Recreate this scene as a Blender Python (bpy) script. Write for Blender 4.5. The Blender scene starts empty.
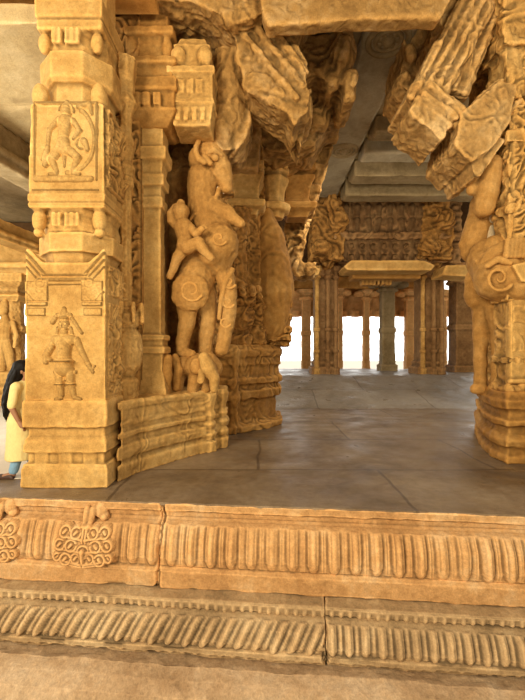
import bpy, bmesh, math, random
import numpy as np
from mathutils import Vector, Matrix
random.seed(7)
C = bpy.context.scene.collection
# ---------------------------------------------------------------- camera frame -> world
F, CX, CY, EYE = 400.0, 262.5, 350.0, 1.6
def X(px, Y): return (px-CX)/F*Y
def Z(py, Y): return EYE-(py-CY)/F*Y
def FL(px, py):
    Y = EYE*F/(py-CY); return (X(px, Y), Y)
# ---------------------------------------------------------------- numpy noise
def _h(ix, iy, iz):
    n = (ix*374761393 + iy*668265263 + iz*2147483647*3) & 0xffffffff
    n = ((n ^ (n >> 13))*1274126177) & 0xffffffff
    n = (n ^ (n >> 16)) & 0xffffffff
    return n/4294967295.0*2-1
def vnoise(p):
    p = np.asarray(p, dtype=np.float64)
    i = np.floor(p).astype(np.int64); f = p-i; f = f*f*(3-2*f)
    r = 0
    for dx in (0, 1):
        for dy in (0, 1):
            for dz in (0, 1):
                w = (f[:,0] if dx else 1-f[:,0])*(f[:,1] if dy else 1-f[:,1])*(f[:,2] if dz else 1-f[:,2])
                r = r + w*_h(i[:,0]+dx, i[:,1]+dy, i[:,2]+dz)
    return r
def fbm(p, o=3):
    r = 0; a = 1
    for k in range(o):
        r = r+a*vnoise(p*(2.03**k)+17.3*k); a *= .5
    return r
# ---------------------------------------------------------------- materials
def stone(name, lo, mid, hi, rough=.85, carve=0., carve_scale=9., fine=.35, stretch=(1,1,1), coarse=.5, spec=.2, shade_wear=.5, blotch=1.2):
    m = bpy.data.materials.new(name); m.use_nodes = True
    nt = m.node_tree; N = nt.nodes; L = nt.links
    b = N['Principled BSDF']; b.inputs['Roughness'].default_value = rough
    b.inputs['Specular IOR Level'].default_value = spec
    tc = N.new('ShaderNodeTexCoord'); mp = N.new('ShaderNodeMapping'); mp.inputs['Scale'].default_value = stretch
    L.new(tc.outputs['Object'], mp.inputs['Vector']); V = mp.outputs['Vector']
    def noise(s, d=5, r=.6, dis=0):
        n = N.new('ShaderNodeTexNoise'); n.inputs['Scale'].default_value = s; n.inputs['Detail'].default_value = d
        n.inputs['Roughness'].default_value = r; n.inputs['Distortion'].default_value = dis
        L.new(V, n.inputs['Vector']); return n
    n1 = noise(blotch, 6, .65, .4); n2 = noise(11, 5, .7); n3 = noise(70, 3, .6)
    rp = N.new('ShaderNodeValToRGB'); e = rp.color_ramp.elements
    e[0].position = .33; e[0].color = (*lo, 1); e[1].position = .68; e[1].color = (*hi, 1)
    x = e.new(.5); x.color = (*mid, 1)
    ad = N.new('ShaderNodeMath'); ad.operation = 'MULTIPLY_ADD'; L.new(n2.outputs['Fac'], ad.inputs[0]); ad.inputs[1].default_value = .3
    a2 = N.new('ShaderNodeMath'); a2.operation = 'MULTIPLY_ADD'; L.new(n1.outputs['Fac'], a2.inputs[0]); a2.inputs[1].default_value = .8; a2.inputs[2].default_value = -.05
    L.new(a2.outputs[0], ad.inputs[2]); L.new(ad.outputs[0], rp.inputs['Fac'])
    # worn pale arrises, crevice shade painted into hollows, grain
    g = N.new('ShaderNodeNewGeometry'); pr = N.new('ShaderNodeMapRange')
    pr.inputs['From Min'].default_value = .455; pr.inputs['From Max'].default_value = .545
    pr.inputs['To Min'].default_value = 1-shade_wear; pr.inputs['To Max'].default_value = 1+shade_wear*.45
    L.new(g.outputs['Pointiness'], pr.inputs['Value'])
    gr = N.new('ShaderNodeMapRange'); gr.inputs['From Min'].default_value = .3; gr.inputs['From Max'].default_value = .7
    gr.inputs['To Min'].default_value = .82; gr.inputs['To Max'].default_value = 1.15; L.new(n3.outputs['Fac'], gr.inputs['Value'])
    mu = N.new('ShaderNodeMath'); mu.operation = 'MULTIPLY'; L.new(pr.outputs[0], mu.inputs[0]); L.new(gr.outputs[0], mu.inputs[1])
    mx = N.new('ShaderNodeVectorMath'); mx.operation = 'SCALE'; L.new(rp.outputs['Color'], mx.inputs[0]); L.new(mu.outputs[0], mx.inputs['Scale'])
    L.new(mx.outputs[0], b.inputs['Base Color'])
    def bump(src, st, dist, prev=None):
        bp = N.new('ShaderNodeBump'); bp.inputs['Strength'].default_value = st; bp.inputs['Distance'].default_value = dist
        L.new(src, bp.inputs['Height'])
        if prev: L.new(prev.outputs[0], bp.inputs['Normal'])
        return bp
    bp = bump(n2.outputs['Fac'], coarse, .03); bp = bump(n3.outputs['Fac'], fine, .008, bp)
    if carve:
        dn = noise(4, 3, .5); vm = N.new('ShaderNodeVectorMath'); vm.operation = 'MULTIPLY_ADD'
        L.new(dn.outputs['Color'], vm.inputs[0]); vm.inputs[1].default_value = (.25,)*3; L.new(V, vm.inputs[2])
        vo = N.new('ShaderNodeTexVoronoi'); vo.feature = 'SMOOTH_F1'; vo.inputs['Scale'].default_value = carve_scale
        vo.inputs['Smoothness'].default_value = .35
        L.new(vm.outputs[0], vo.inputs['Vector'])
        sn = N.new('ShaderNodeMath'); sn.operation = 'MULTIPLY'; L.new(vo.outputs['Distance'], sn.inputs[0]); sn.inputs[1].default_value = 13
        s2 = N.new('ShaderNodeMath'); s2.operation = 'SINE'; L.new(sn.outputs[0], s2.inputs[0])
        bp = bump(s2.outputs[0], carve, .02, bp)
    L.new(bp.outputs[0], b.inputs['Normal'])
    return m
def plain(name, col, rough=.7, spec=.3, var=.15, scale=30):
    m = bpy.data.materials.new(name); m.use_nodes = True
    nt = m.node_tree; N = nt.nodes; L = nt.links; b = N['Principled BSDF']
    b.inputs['Roughness'].default_value = rough; b.inputs['Specular IOR Level'].default_value = spec
    n = N.new('ShaderNodeTexNoise'); n.inputs['Scale'].default_value = scale; n.inputs['Detail'].default_value = 4
    mr = N.new('ShaderNodeMapRange'); mr.inputs['To Min'].default_value = 1-var; mr.inputs['To Max'].default_value = 1+var
    L.new(n.outputs['Fac'], mr.inputs['Value'])
    mx = N.new('ShaderNodeVectorMath'); mx.operation = 'SCALE'; mx.inputs[0].default_value = col
    L.new(mr.outputs[0], mx.inputs['Scale']); L.new(mx.outputs[0], b.inputs['Base Color'])
    return m
M = {}
M['gold'] = stone('golden_sandstone', (.39,.20,.05), (.59,.345,.105), (.71,.465,.175), shade_wear=.6)
M['goldc'] = stone('carved_golden_sandstone', (.34,.17,.042), (.53,.295,.085), (.67,.42,.15), carve=.55, carve_scale=5, shade_wear=.6)
M['ochre'] = stone('ochre_sandstone', (.26,.115,.024), (.41,.205,.05), (.53,.30,.09), shade_wear=.55)
M['ochrec'] = stone('carved_ochre_sandstone', (.23,.10,.022), (.38,.185,.045), (.52,.29,.09), carve=.6, carve_scale=5, shade_wear=.6)
M['corbel'] = stone('rough_corbel_stone', (.33,.165,.045), (.52,.30,.10), (.66,.44,.20), carve=.5, carve_scale=4, coarse=.8, shade_wear=.6)
M['corbeld'] = stone('shaded_corbel_stone', (.23,.115,.03), (.40,.22,.065), (.55,.35,.15), carve=.5, carve_scale=4, coarse=.8, shade_wear=.6)  # darker copy of the corbel stone, left side's shade put into its colour
M['beast'] = stone('worn_beast_stone', (.32,.15,.034), (.47,.245,.066), (.57,.335,.115), coarse=.35, shade_wear=.5)
M['pale'] = stone('pale_worn_stone', (.50,.38,.22), (.66,.52,.32), (.74,.62,.42), shade_wear=.4)
M['plinthp'] = stone('plinth_pale_stone', (.33,.20,.10), (.48,.32,.18), (.62,.46,.30), shade_wear=.5, fine=.5, stretch=(1,1,.6))
M['plinth'] = stone('plinth_orange_stone', (.40,.20,.07), (.58,.325,.13), (.70,.48,.26), shade_wear=.6, fine=.5)
M['plinthg'] = stone('plinth_weathered_stone', (.27,.175,.085), (.44,.29,.145), (.60,.44,.25), shade_wear=.65, fine=.6)
M['grey'] = stone('grey_ceiling_granite', (.20,.14,.065), (.32,.235,.12), (.42,.32,.18), shade_wear=.4, coarse=.35)
M['lgrey'] = stone('light_grey_ceiling_granite', (.30,.24,.15), (.42,.35,.23), (.50,.43,.30), shade_wear=.35)
M['dark'] = stone('shade_dark_stone', (.05,.022,.008), (.09,.045,.016), (.14,.075,.03), shade_wear=.4)  # near-black tone stands in for deep shade
M['brown'] = stone('brown_column_stone', (.17,.085,.03), (.29,.155,.06), (.40,.24,.10), carve=.4, carve_scale=4, shade_wear=.6)
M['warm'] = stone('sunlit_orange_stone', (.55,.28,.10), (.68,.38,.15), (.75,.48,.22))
M['skin'] = plain('skin', (.33,.165,.09), .55)
M['hair'] = plain('black_hair', (.006,.004,.003), .6, .15, .4, 80)
M['kurta'] = plain('yellow_cotton', (.74,.60,.27), .85, .1)
M['jeans'] = plain('light_blue_denim', (.23,.40,.58), .85, .1, .2)
M['shoe'] = plain('brown_leather', (.06,.03,.02), .5)
M['eye'] = plain('eye_dark', (.02,.015,.01), .3)
def floor_mat(name, cols, brick=(1.6, .9), rough=.42, spec=.5):
    m = stone(name, *cols, rough=rough, spec=spec, coarse=.25, fine=.5, shade_wear=.0, blotch=.7)
    nt = m.node_tree; N = nt.nodes; L = nt.links; b = N['Principled BSDF']
    tc = N.new('ShaderNodeTexCoord'); br = N.new('ShaderNodeTexBrick')
    nz = N.new('ShaderNodeTexNoise'); nz.inputs['Scale'].default_value = 1.3; L.new(tc.outputs['Object'], nz.inputs['Vector'])
    vm = N.new('ShaderNodeVectorMath'); vm.operation = 'MULTIPLY_ADD'; vm.inputs[1].default_value = (.12,.12,0)
    L.new(nz.outputs['Color'], vm.inputs[0]); L.new(tc.outputs['Object'], vm.inputs[2])
    br.inputs['Scale'].default_value = 1; br.inputs['Brick Width'].default_value = brick[0]*2; br.inputs['Row Height'].default_value = brick[1]*2
    br.inputs['Mortar Size'].default_value = .022; br.inputs['Mortar Smooth'].default_value = .3
    br.inputs['Color1'].default_value = (1,1,1,1); br.inputs['Color2'].default_value = (.88,.88,.88,1); br.inputs['Mortar'].default_value = (.5,.47,.45,1)
    L.new(vm.outputs[0], br.inputs['Vector'])
    src = b.inputs['Base Color'].links[0].from_socket
    mx = N.new('ShaderNodeMix'); mx.data_type = 'RGBA'; mx.blend_type = 'MULTIPLY'; mx.inputs['Factor'].default_value = 1
    L.new(src, mx.inputs['A']); L.new(br.outputs['Color'], mx.inputs['B']); L.new(mx.outputs['Result'], b.inputs['Base Color'])
    n4 = N.new('ShaderNodeTexNoise'); n4.inputs['Scale'].default_value = 2.2; n4.inputs['Detail'].default_value = 6
    L.new(tc.outputs['Object'], n4.inputs['Vector'])
    mr = N.new('ShaderNodeMapRange'); mr.inputs['From Min'].default_value = .3; mr.inputs['From Max'].default_value = .7
    mr.inputs['To Min'].default_value = rough-.16; mr.inputs['To Max'].default_value = rough+.25
    L.new(n4.outputs['Fac'], mr.inputs['Value']); L.new(mr.outputs[0], b.inputs['Roughness'])
    return m
M['floor'] = floor_mat('granite_floor_slabs', ((.105,.064,.032), (.20,.135,.075), (.33,.245,.155)), rough=.42, spec=.35)
M['dais'] = floor_mat('grey_step_granite', ((.17,.14,.105), (.27,.23,.185), (.37,.33,.28)), rough=.4)
M['tan'] = stone('tan_ceiling_stone', (.36,.26,.13), (.52,.39,.20), (.62,.49,.28), shade_wear=.4)
M['ground'] = plain('pale_sandy_ground', (.62,.56,.47), .9, .1)
# ---------------------------------------------------------------- mesh builder
class MB:
    def __init__(s): s.v = []; s.f = []
    def add(s, V, Fc):
        o = len(s.v); s.v += [tuple(p) for p in V]; s.f += [tuple(i+o for i in f) for f in Fc]; return s
    def rings(s, R):
        n = len(R[0]); V = [p for r in R for p in r]; Fc = []
        for k in range(len(R)-1):
            for i in range(n):
                j = (i+1) % n; Fc.append((k*n+i, k*n+j, (k+1)*n+j, (k+1)*n+i))
        Fc.append(tuple(range(n-1, -1, -1))); Fc.append(tuple((len(R)-1)*n+i for i in range(n)))
        return s.add(V, Fc)
    def box(s, x0, x1, y0, y1, z0, z1):
        return s.rings([[(x0,y0,z),(x1,y0,z),(x1,y1,z),(x0,y1,z)] for z in (z0, z1)])
    def pbox(s, px0, px1, py0, py1, Y0, Y1, Yr=None):        # a box seen at depth Yr
        Yr = Yr or Y0
        return s.box(X(px0,Yr), X(px1,Yr), Y0, Y1, Z(py1,Yr), Z(py0,Yr))
    def poly(s, cx, cy, prof, n=4, rot=None, sy=1.0):          # stack of regular polygons, prof = [(z, apothem)]
        rot = math.pi/n if rot is None else rot
        k = 1/math.cos(math.pi/n)
        return s.rings([[(cx+a*k*math.cos(rot+2*math.pi*i/n), cy+sy*a*k*math.sin(rot+2*math.pi*i/n), z) for i in range(n)] for z, a in prof])
    def plan(s, pts, prof):                                   # moulded block: plan polygon (ccw) offset by profile
        n = len(pts); P = [Vector(p) for p in pts]; nm = []
        for i in range(n):
            a = (P[i]-P[i-1]).normalized(); b = (P[(i+1) % n]-P[i]).normalized()
            na = Vector((a.y, -a.x)); nb = Vector((b.y, -b.x)); m = (na+nb).normalized()
            nm.append(m/max(.45, m.dot(na)))
        return s.rings([[(P[i].x+nm[i].x*o, P[i].y+nm[i].y*o, z) for i in range(n)] for z, o in prof])
    def prism(s, pts, Y0, Y1, Yr=None, dx=0, dz=0):            # outline in the XZ plane, extruded in depth
        Yr = Yr or Y0
        a = [(X(p[0],Yr), Y0, Z(p[1],Yr)) for p in pts]
        return s.rings([a, [(p[0]+dx, Y1, p[2]+dz) for p in a]])
    def cap(s, a, b, ra, rb, n=12):
        a = Vector(a); b = Vector(b); d = b-a; ln = d.length
        d = d/ln if ln > 1e-6 else Vector((0,0,1))
        u = d.orthogonal().normalized(); w = d.cross(u); R = []
        for k in range(1, 5):
            t = math.pi/2*k/4-math.pi/2
            R.append((a+d*(ra*math.sin(t)), ra*math.cos(t)))
        for k in range(0, 4):
            t = math.pi/2*k/4
            R.append((b+d*(rb*math.sin(t)), rb*math.cos(t)))
        return s.rings([[c+(u*math.cos(2*math.pi*i/n)+w*math.sin(2*math.pi*i/n))*r for i in range(n)] for c, r in R])
    def path(s, pts, n=12):                                    # [(Vector, r)...]
        for (a, ra), (b, rb) in zip(pts, pts[1:]): s.cap(a, b, ra, rb, n)
        return s
    def ell(s, c, r, rot=None, n=16):
        c = Vector(c); R = []; m = rot or Matrix.Identity(3)
        for k in range(1, n//2):
            t = math.pi*k/(n//2)-math.pi/2
            R.append([c+m@Vector((r[0]*math.cos(t)*math.cos(2*math.pi*i/n), r[1]*math.cos(t)*math.sin(2*math.pi*i/n), r[2]*math.sin(t))) for i in range(n)])
        return s.rings(R)
    def build(s, name, mat, parent=None, voxel=None, smooth=0, rough=0., rscale=5., flat=False, oct=3, sub=0, cut=None):
        me = bpy.data.meshes.new(name); o0 = parent.get('_o', (0,0,0)) if parent else (0,0,0)
        me.from_pydata([(p[0]-o0[0], p[1]-o0[1], p[2]-o0[2]) for p in s.v], [], s.f)
        bm = bmesh.new(); bm.from_mesh(me); bmesh.ops.recalc_face_normals(bm, faces=bm.faces)
        if sub: bmesh.ops.subdivide_edges(bm, edges=bm.edges, cuts=sub, use_grid_fill=True)
        bm.to_mesh(me); bm.free()
        if voxel:
            t = bpy.data.objects.new('tmp', me); C.objects.link(t)
            r = t.modifiers.new('r', 'REMESH'); r.mode = 'VOXEL'; r.voxel_size = voxel
            if smooth:
                q = t.modifiers.new('s', 'SMOOTH'); q.iterations = smooth; q.factor = .5
            dg = bpy.context.evaluated_depsgraph_get(); dg.update()
            me2 = bpy.data.meshes.new_from_object(t.evaluated_get(dg)); bpy.data.objects.remove(t); bpy.data.meshes.remove(me)
            me = me2; me.name = name
        if rough:
            n = len(me.vertices); co = np.empty(n*3); me.vertices.foreach_get('co', co); co = co.reshape(-1, 3)
            nr = np.empty(n*3); me.vertex_normals.foreach_get('vector', nr); nr = nr.reshape(-1, 3)
            d = fbm((co+np.array(o0))*rscale, oct)*rough
            if cut:                                        # chiselled scroll lines
                q = (co+np.array(o0))*cut[0]; wv = np.stack([fbm(q*.5+3, 2), fbm(q*.5+9, 2), fbm(q*.5+21, 2)], -1)
                d = d+cut[1]*np.sin(fbm(q+wv*1.1, 2)*7)
            co = co+nr*d[:, None]; me.vertices.foreach_set('co', co.ravel()); me.update()
        if not flat:
            me.polygons.foreach_set('use_smooth', [True]*len(me.polygons))
        me.materials.clear(); me.materials.append(mat)
        o = bpy.data.objects.new(name, me); C.objects.link(o)
        if parent: o.parent = parent; o['_o'] = list(o0)
        return o
def grid_mesh(name, mat, parent, Pts, keep=None, closed=False):
    nu, nv = Pts.shape[:2]; o0 = np.array(parent.get('_o', (0,0,0)) if parent else (0,0,0))
    V = (Pts.reshape(-1, 3)-o0); idx = np.arange(nu*nv).reshape(nu, nv)
    q = np.stack([idx[:-1,:-1], idx[1:,:-1], idx[1:,1:], idx[:-1,1:]], -1).reshape(-1, 4)
    if keep is not None:
        k = keep.ravel(); q = q[k[q].any(1)]
        used = np.unique(q); mp = -np.ones(nu*nv, int); mp[used] = np.arange(len(used)); V = V[used]; q = mp[q]
    me = bpy.data.meshes.new(name); me.from_pydata(V.tolist(), [], q.tolist())
    me.polygons.foreach_set('use_smooth', [True]*len(me.polygons)); me.materials.append(mat); me.update()
    o = bpy.data.objects.new(name, me); C.objects.link(o)
    if parent: o.parent = parent; o['_o'] = list(o0)
    return o
def thing(name, label, cat, loc, group=None):
    o = bpy.data.objects.new(name, None); C.objects.link(o); o.location = loc; o['_o'] = list(loc); o.empty_display_size = .2
    return tag(o, label, cat, group)
def tag(o, label, cat, group=None):
    o['label'] = label; o['category'] = cat; o['kind'] = 'thing'
    if group: o['group'] = group
    return o
def struct(o): o['kind'] = 'structure'; return o
# relief fields (pixel units on a flat face)
def smax(fs, k=1.2):
    r = fs[0]
    for f in fs[1:]:
        h = np.clip(.5+.5*(r-f)/k, 0, 1); r = f*(1-h)+r*h+k*h*(1-h)
    return r
def capf(u, v, a, b, ra, rb=None, flat=.75):
    rb = ra if rb is None else rb
    dx, dy = b[0]-a[0], b[1]-a[1]; L2 = dx*dx+dy*dy+1e-9
    t = np.clip(((u-a[0])*dx+(v-a[1])*dy)/L2, 0, 1); r = ra+(rb-ra)*t
    d2 = (u-a[0]-t*dx)**2+(v-a[1]-t*dy)**2
    return np.where(d2 < r*r, np.sqrt(np.maximum(r*r-d2, 0))*flat, (r-np.sqrt(d2))*1.5)
def ringf(u, v, c, R, r, a0=-9, a1=9, flat=.75, sy=1):
    du, dv = u-c[0], (v-c[1])/sy; rho = np.hypot(du, dv); d = np.abs(rho-R)
    ang = np.arctan2(-dv, du); m = (ang >= a0) & (ang <= a1)
    f = np.where(d < r, np.sqrt(np.maximum(r*r-d*d, 0))*flat, (r-d)*1.5)
    return np.where(m, f, -3)
def relief(name, mat, parent, box, Y, fn, step=.6, bias=0.25, gain=1.0):
    px0, px1, py0, py1 = box; s = Y/F
    us = np.arange(px0, px1+step, step); vs = np.arange(py0, py1+step, step)
    U, Vv = np.meshgrid(us, vs, indexing='ij'); H = fn(U, Vv)
    H = H+.18*fbm(np.stack([U.ravel()*.35, Vv.ravel()*.35, 0*U.ravel()], -1), 2).reshape(U.shape)
    keep = H > -.4; Hc = np.maximum(H, -.8)
    Hc = Hc*gain
    P = np.stack([(U-CX)*s, Y-Hc*s, EYE-(Vv-CY)*s], -1)
    return grid_mesh(name, mat, parent, P, keep)
def face_relief(name, mat, parent, O, A, B, w, h, fn, step=.012):    # height field on any plane; fn in metres
    O, A, B = (np.array(t, float) for t in (O, A, B)); Nn = np.cross(A, B)
    us = np.arange(0, w+step, step); vs = np.arange(0, h+step, step); U, Vv = np.meshgrid(us, vs, indexing='ij'); H = fn(U, Vv)
    e = np.minimum(np.minimum(U, w-U), np.minimum(Vv, h-Vv)); H = np.where(e < step*1.1, -.01, H)
    return grid_mesh(name, mat, parent, O+U[..., None]*A+Vv[..., None]*B+H[..., None]*Nn)
def scroll(U, V, s=7., amp=.045, seed=0., st=1.):
    P = np.stack([U.ravel()*s, V.ravel()*s*st, 0*U.ravel()+seed], -1)
    w = np.stack([fbm(P*.5+3, 2), fbm(P*.5+9, 2), 0*P[:,0]], -1)
    r = np.sin(fbm(P+w*1.2, 2)*7)
    return (amp*(.45+.55*r)).reshape(U.shape)
# ================================================================ SETTING
EX = math.radians(5.2); UD = np.array([math.cos(EX), -math.sin(EX), 0]); ND = np.array([-math.sin(EX), -math.cos(EX), 0])
E0 = np.array([0, 4.10, 0])            # middle of the platform's top edge
def edge(u, off=0, z=0): return E0+UD*u+ND*off+np.array([0,0,z])
a = edge(-9, -.005); b = edge(6.5, -.005)
mb = MB(); mb.rings([[(a[0],a[1],z),(b[0],b[1],z),(9,26,z),(-9,26,z)] for z in (-.03, 0)])
struct(mb.build('floor', M['floor'], flat=True))
mb = MB(); mb.rings([[(.2,y,z),(9,y,z),(9,19.3,z),(.2,19.3,z)] for y, z in ((10.6,-.3),(10.9,-.01),(14.0,.70))]); struct(mb.build('trim_1', M['dais'], voxel=.05, smooth=2, rough=.02, rscale=2))
mb = MB(); mb.rings([[(x,y,z) for x,y in ((-70,-14),(70,-14),(70,90),(-70,90))] for z in (-2.4,-2.2)]); struct(mb.build('ground', M['ground'], flat=True))
mb = MB(); mb.rings([[(x,y,z) for x,y in ((-30,26),(40,26),(40,60),(-30,60))] for z in (-2.1,.0)]); struct(mb.build('terrace', M['ground'], flat=True))
mb = MB(); mb.rings([[(x,y,z) for x,y in ((-30,-3),(-9,-3),(-9,26),(-30,26))] for z in (-2.1,-.02)]); struct(mb.build('terrace', M['ground'], flat=True))
# ceiling over the aisle and the far hall
mb = MB(); mb.box(-1.5, 9, 4.9, 15.2, 7.15, 7.5); struct(mb.build('ceiling', M['grey'], flat=True))
mb = MB(); mb.box(-9, 10, 4.75, 25.5, 7.55, 7.9); mb.box(-9, -1.45, 4.75, 5.6, 6.3, 7.6); struct(mb.build('ceiling', M['ochre'], flat=True))
mb = MB(); mb.box(-1.5, 9, 15.2, 25.5, 5.35, 5.7); struct(mb.build('ceiling', M['ochre'], flat=True))
# ================================================================ PLINTH
def course(name, mat, prof, u0, u1, label, cat, pet=None, dent=None, seed=0, nu=None, jag0=0, jag1=0, rough=.006):
    """one moulded stone course; prof [(off,z)], pet (i0,i1,pitch,depth,slant) petals between profile params"""
    pr = np.array(prof, float); d = np.r_[0, np.cumsum(np.hypot(*np.diff(pr, axis=0).T))]
    nv = int(d[-1]/.011)+2; t = np.unique(np.r_[np.linspace(0, d[-1], nv), d]); off = np.interp(t, d, pr[:,0]); z = np.interp(t, d, pr[:,1])
    us = np.arange(u0, u1+.001, .0125); U, T = np.meshgrid(us, t, indexing='ij')
    dn = np.gradient(off, t); dz = np.gradient(z, t); nx = -dz; nz = dn     # outward normal (off,z)
    D = np.zeros_like(U)
    for p in pet or []:
        t0, t1 = d[p[0]], d[p[1]]; q = np.clip((T-t0)/(t1-t0), 0, 1); ins = (T > t0) & (T < t1)
        ph = (U+p[4]*q)/p[2]; c = np.abs((ph % 1)-.5)*2                           # 0 at petal centre
        wdt = .56*np.sqrt(np.clip(1-np.maximum(0, (q-.62)/.38)**2*.75, 0, 1))       # rounded lower tip
        body = np.sqrt(np.clip(1-(c/np.maximum(wdt, .05))**2, 0, 1)); rib = .30*np.clip(1-np.abs(c-.30)/.12, 0, 1)*(q < .86)
        prr = np.sin(np.pi*np.clip(q, 0, 1))**.4
        body = body+.32*np.clip(1-np.abs(c-.88)/.14, 0, 1)
        var = 1+.35*vnoise(np.stack([np.floor(ph).ravel()*1.7+seed, 0*U.ravel(), 0*U.ravel()], -1)).reshape(U.shape)
        D += np.where(ins, (body-rib)*p[3]*prr*var, 0)
    for p in dent or []:
        t0, t1 = d[p[0]], d[p[1]]; ins = (T > t0) & (T < t1); q = np.clip((T-t0)/(t1-t0), 0, 1)
        D += np.where(ins, p[3]*np.clip(np.cos(2*np.pi*U/p[2])+.2, 0, 1)*np.sin(np.pi*q), 0)
    n3 = np.stack([U.ravel()*6+seed, T.ravel()*6, 0*U.ravel()], -1); D += rough*1.6*fbm(n3, 4).reshape(U.shape)
    low = fbm(np.stack([U.ravel()*.8+seed*3, T.ravel()*1.5, 0*U.ravel()+5], -1), 2).reshape(U.shape); D += .008*low
    # chipped ends
    for uu, jg in ((u0, jag0), (u1, jag1)):
        if jg:
            e = np.abs(U-uu+ (.03*fbm(np.stack([T.ravel()*7, 0*T.ravel(), 0*T.ravel()+seed], -1), 3).reshape(U.shape))); D -= jg*np.exp(-(e/.011)**2)
    O = off[None,:]+D*nx[None,:]; ZZ = z[None,:]+D*nz[None,:]
    Pp = E0+U[...,None]*UD+O[...,None]*ND+ZZ[...,None]*np.array([0,0,1])
    # close the back so the stone is a solid block
    back = Pp[:, [-1, 0]].copy()
    for k in (0, 1): back[:, k] = E0+us[:,None]*UD-.55*ND+np.array([0,0,1])*ZZ[:, [-1,0][k]][:,None]
    Pp = np.concatenate([Pp, back, Pp[:, :1]], 1)
    o = grid_mesh(name, mat, None, Pp)
    bm = bmesh.new(); bm.from_mesh(o.data); bmesh.ops.remove_doubles(bm, verts=bm.verts, dist=1e-5)
    bmesh.ops.holes_fill(bm, edges=[e for e in bm.edges if e.is_boundary]); bmesh.ops.recalc_face_normals(bm, faces=bm.faces); bm.to_mesh(o.data); bm.free()
    return tag(o, label, cat)
UP = [(-.06,-.03),(-.012,-.012),(.0,-.02),(.0,-.085),(-.035,-.10),(-.045,-.16),(-.02,-.185),(.03,-.21),(.085,-.34),(.115,-.52),(.10,-.60),(.125,-.62),(.14,-.64),(.14,-.80),(.12,-.812),(-.2,-.815)]
uc = -1.06     # crack
pt = [(7,10,.205,.055,0)]
ucl = course('plinth_cornice', M['plinth'], UP, -5.2, uc, 'upper cornice block of the platform edge, left of the crack, with lotus petals', 'plinth block', pt, seed=1, jag1=.05)
ucr = course('plinth_cornice', M['plinth'], UP, uc, 5.0, 'long upper cornice block of the platform edge, right of the crack, with lotus petals', 'plinth block', pt, seed=2, jag0=.05)
LP = [(-.1,-.81),(.14,-.812),(.27,-.83),(.285,-.845),(.275,-.90),(.25,-.92),(.29,-.935),(.315,-.95),(.36,-1.02),(.40,-1.13),(.39,-1.185),(.42,-1.195),(.42,-1.235),(.40,-1.25),(.37,-1.265),(.36,-1.30),(-.1,-1.305)]
lc = .62
pl = [(7,10,.165,.035,.12)]; dl = [(3,5,.085,.016),(12,14,.12,.014)]
course('plinth_frieze', M['plinthg'], LP, -5.2, lc, 'lower weathered petal moulding block, left of the vertical joint', 'plinth block', [(7,10,.165,.062,.13)], dl, seed=4, jag1=.06)
course('plinth_frieze', M['plinthg'], LP, lc, 5.0, 'lower weathered petal moulding block, right of the vertical joint', 'plinth block', [(7,10,.15,.048,.0)], dl, seed=5, jag0=.06)
TP = [(-.1,-1.325),(.40,-1.325),(.47,-1.315),(.58,-1.36),(.68,-1.43),(.75,-1.53),(.77,-1.65),(.74,-1.78),(.64,-1.9),(.55,-1.95),(.62,-1.98),(.8,-2.0),(.8,-2.2),(-.1,-2.2)]
course('plinth_roll', M['plinthp'], TP, -5.2, 5.0, 'broad rounded roll moulding at the foot of the platform', 'plinth block', seed=8, rough=.008)
# carved leaf drops hanging over the upper cornice
def leaf_drop(name, uc_, label, w=.33):
    loc = edge(uc_, .12, -.62); t = thing(name, label, 'carved ornament', tuple(loc))
    def fn(U, V):                     # metres, origin lower left, w wide h .46
        u = np.abs(U-w)*100; v = V*100; fs = []
        for k, (cx, cy, R) in enumerate(((9,33,5.2),(21,34,5.2),(13,21,5.6),(25,22,5.2),(7,9,4.8),(18,8,5.4),(27,10,3.6))):
            fs.append(np.where(np.hypot(u-cx, v-cy) < R+2.2, .35, -2.))
            fs.append(ringf(u, v, (cx,cy), R, 1.5, *(((-2.4,9),(-9,2.3),(-2.8,9))[k % 3]))); fs.append(capf(u, v, (cx-R*.1,cy+R*.2), (cx+R*.3,cy-R*.2), R*.36))
            fs.append(capf(u, v, (1.5,cy-7), (cx-R*.3,cy-R+.3), 1.7, 1.2))
        fs += [capf(u, v, (1.6,38), (1.6,24), 1.7, 1.4), capf(u, v, (0,16), (0,3), 3.2, 1.6), ringf(u, v, (0,15), 6.2, 1.3), np.where((u < 7) & (v > 2) & (v < 38), .35, -2.)]
        return np.maximum(np.max(fs, 0), -1)
    us = np.arange(0, 2*w+.001, .007); vs = np.arange(-.02, .42, .007); U, V = np.meshgrid(us, vs, indexing='ij'); H = fn(U, V)
    keep = H > -.6
    zz = -.62+V; off = np.interp(-zz, [.18,.21,.34,.52,.62,.66], [.0,.05,.105,.13,.135,.145])+.04+np.maximum(H, -1)*.026
    P = E0+(uc_+U-w)[...,None]*UD+off[...,None]*ND+zz[...,None]*np.array([0,0,1])
    grid_mesh('leaf_scroll', M['plinth'], t, P, keep)
    mb = MB(); c = edge(uc_, 0, 0)
    for du in (-.035, .035):
        p0 = edge(uc_+du, -.03, -.05); p1 = edge(uc_+du, .03, -.08); p2 = edge(uc_+du*.8, .09, -.24)
        mb.path([(Vector(p0), .028), (Vector(p1), .03), (Vector(p2), .026)])
    mb.ell(edge(uc_, .09, -.24), (.065,.05,.03)); mb.ell(edge(uc_+.11, .0, -.10), (.07,.05,.09)); mb.ell(edge(uc_+.15, .0, -.16), (.05,.06,.05))
    mb.build('spout', M['plinth'], t, voxel=.01, smooth=2, rough=.006, rscale=14)
    return t
leaf_drop('leaf_ornament', -1.83, 'scrolled leaf ornament on the upper cornice below the front square pillar')
leaf_drop('leaf_ornament', -2.86, 'scrolled leaf ornament on the upper cornice at the left picture edge')
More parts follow.
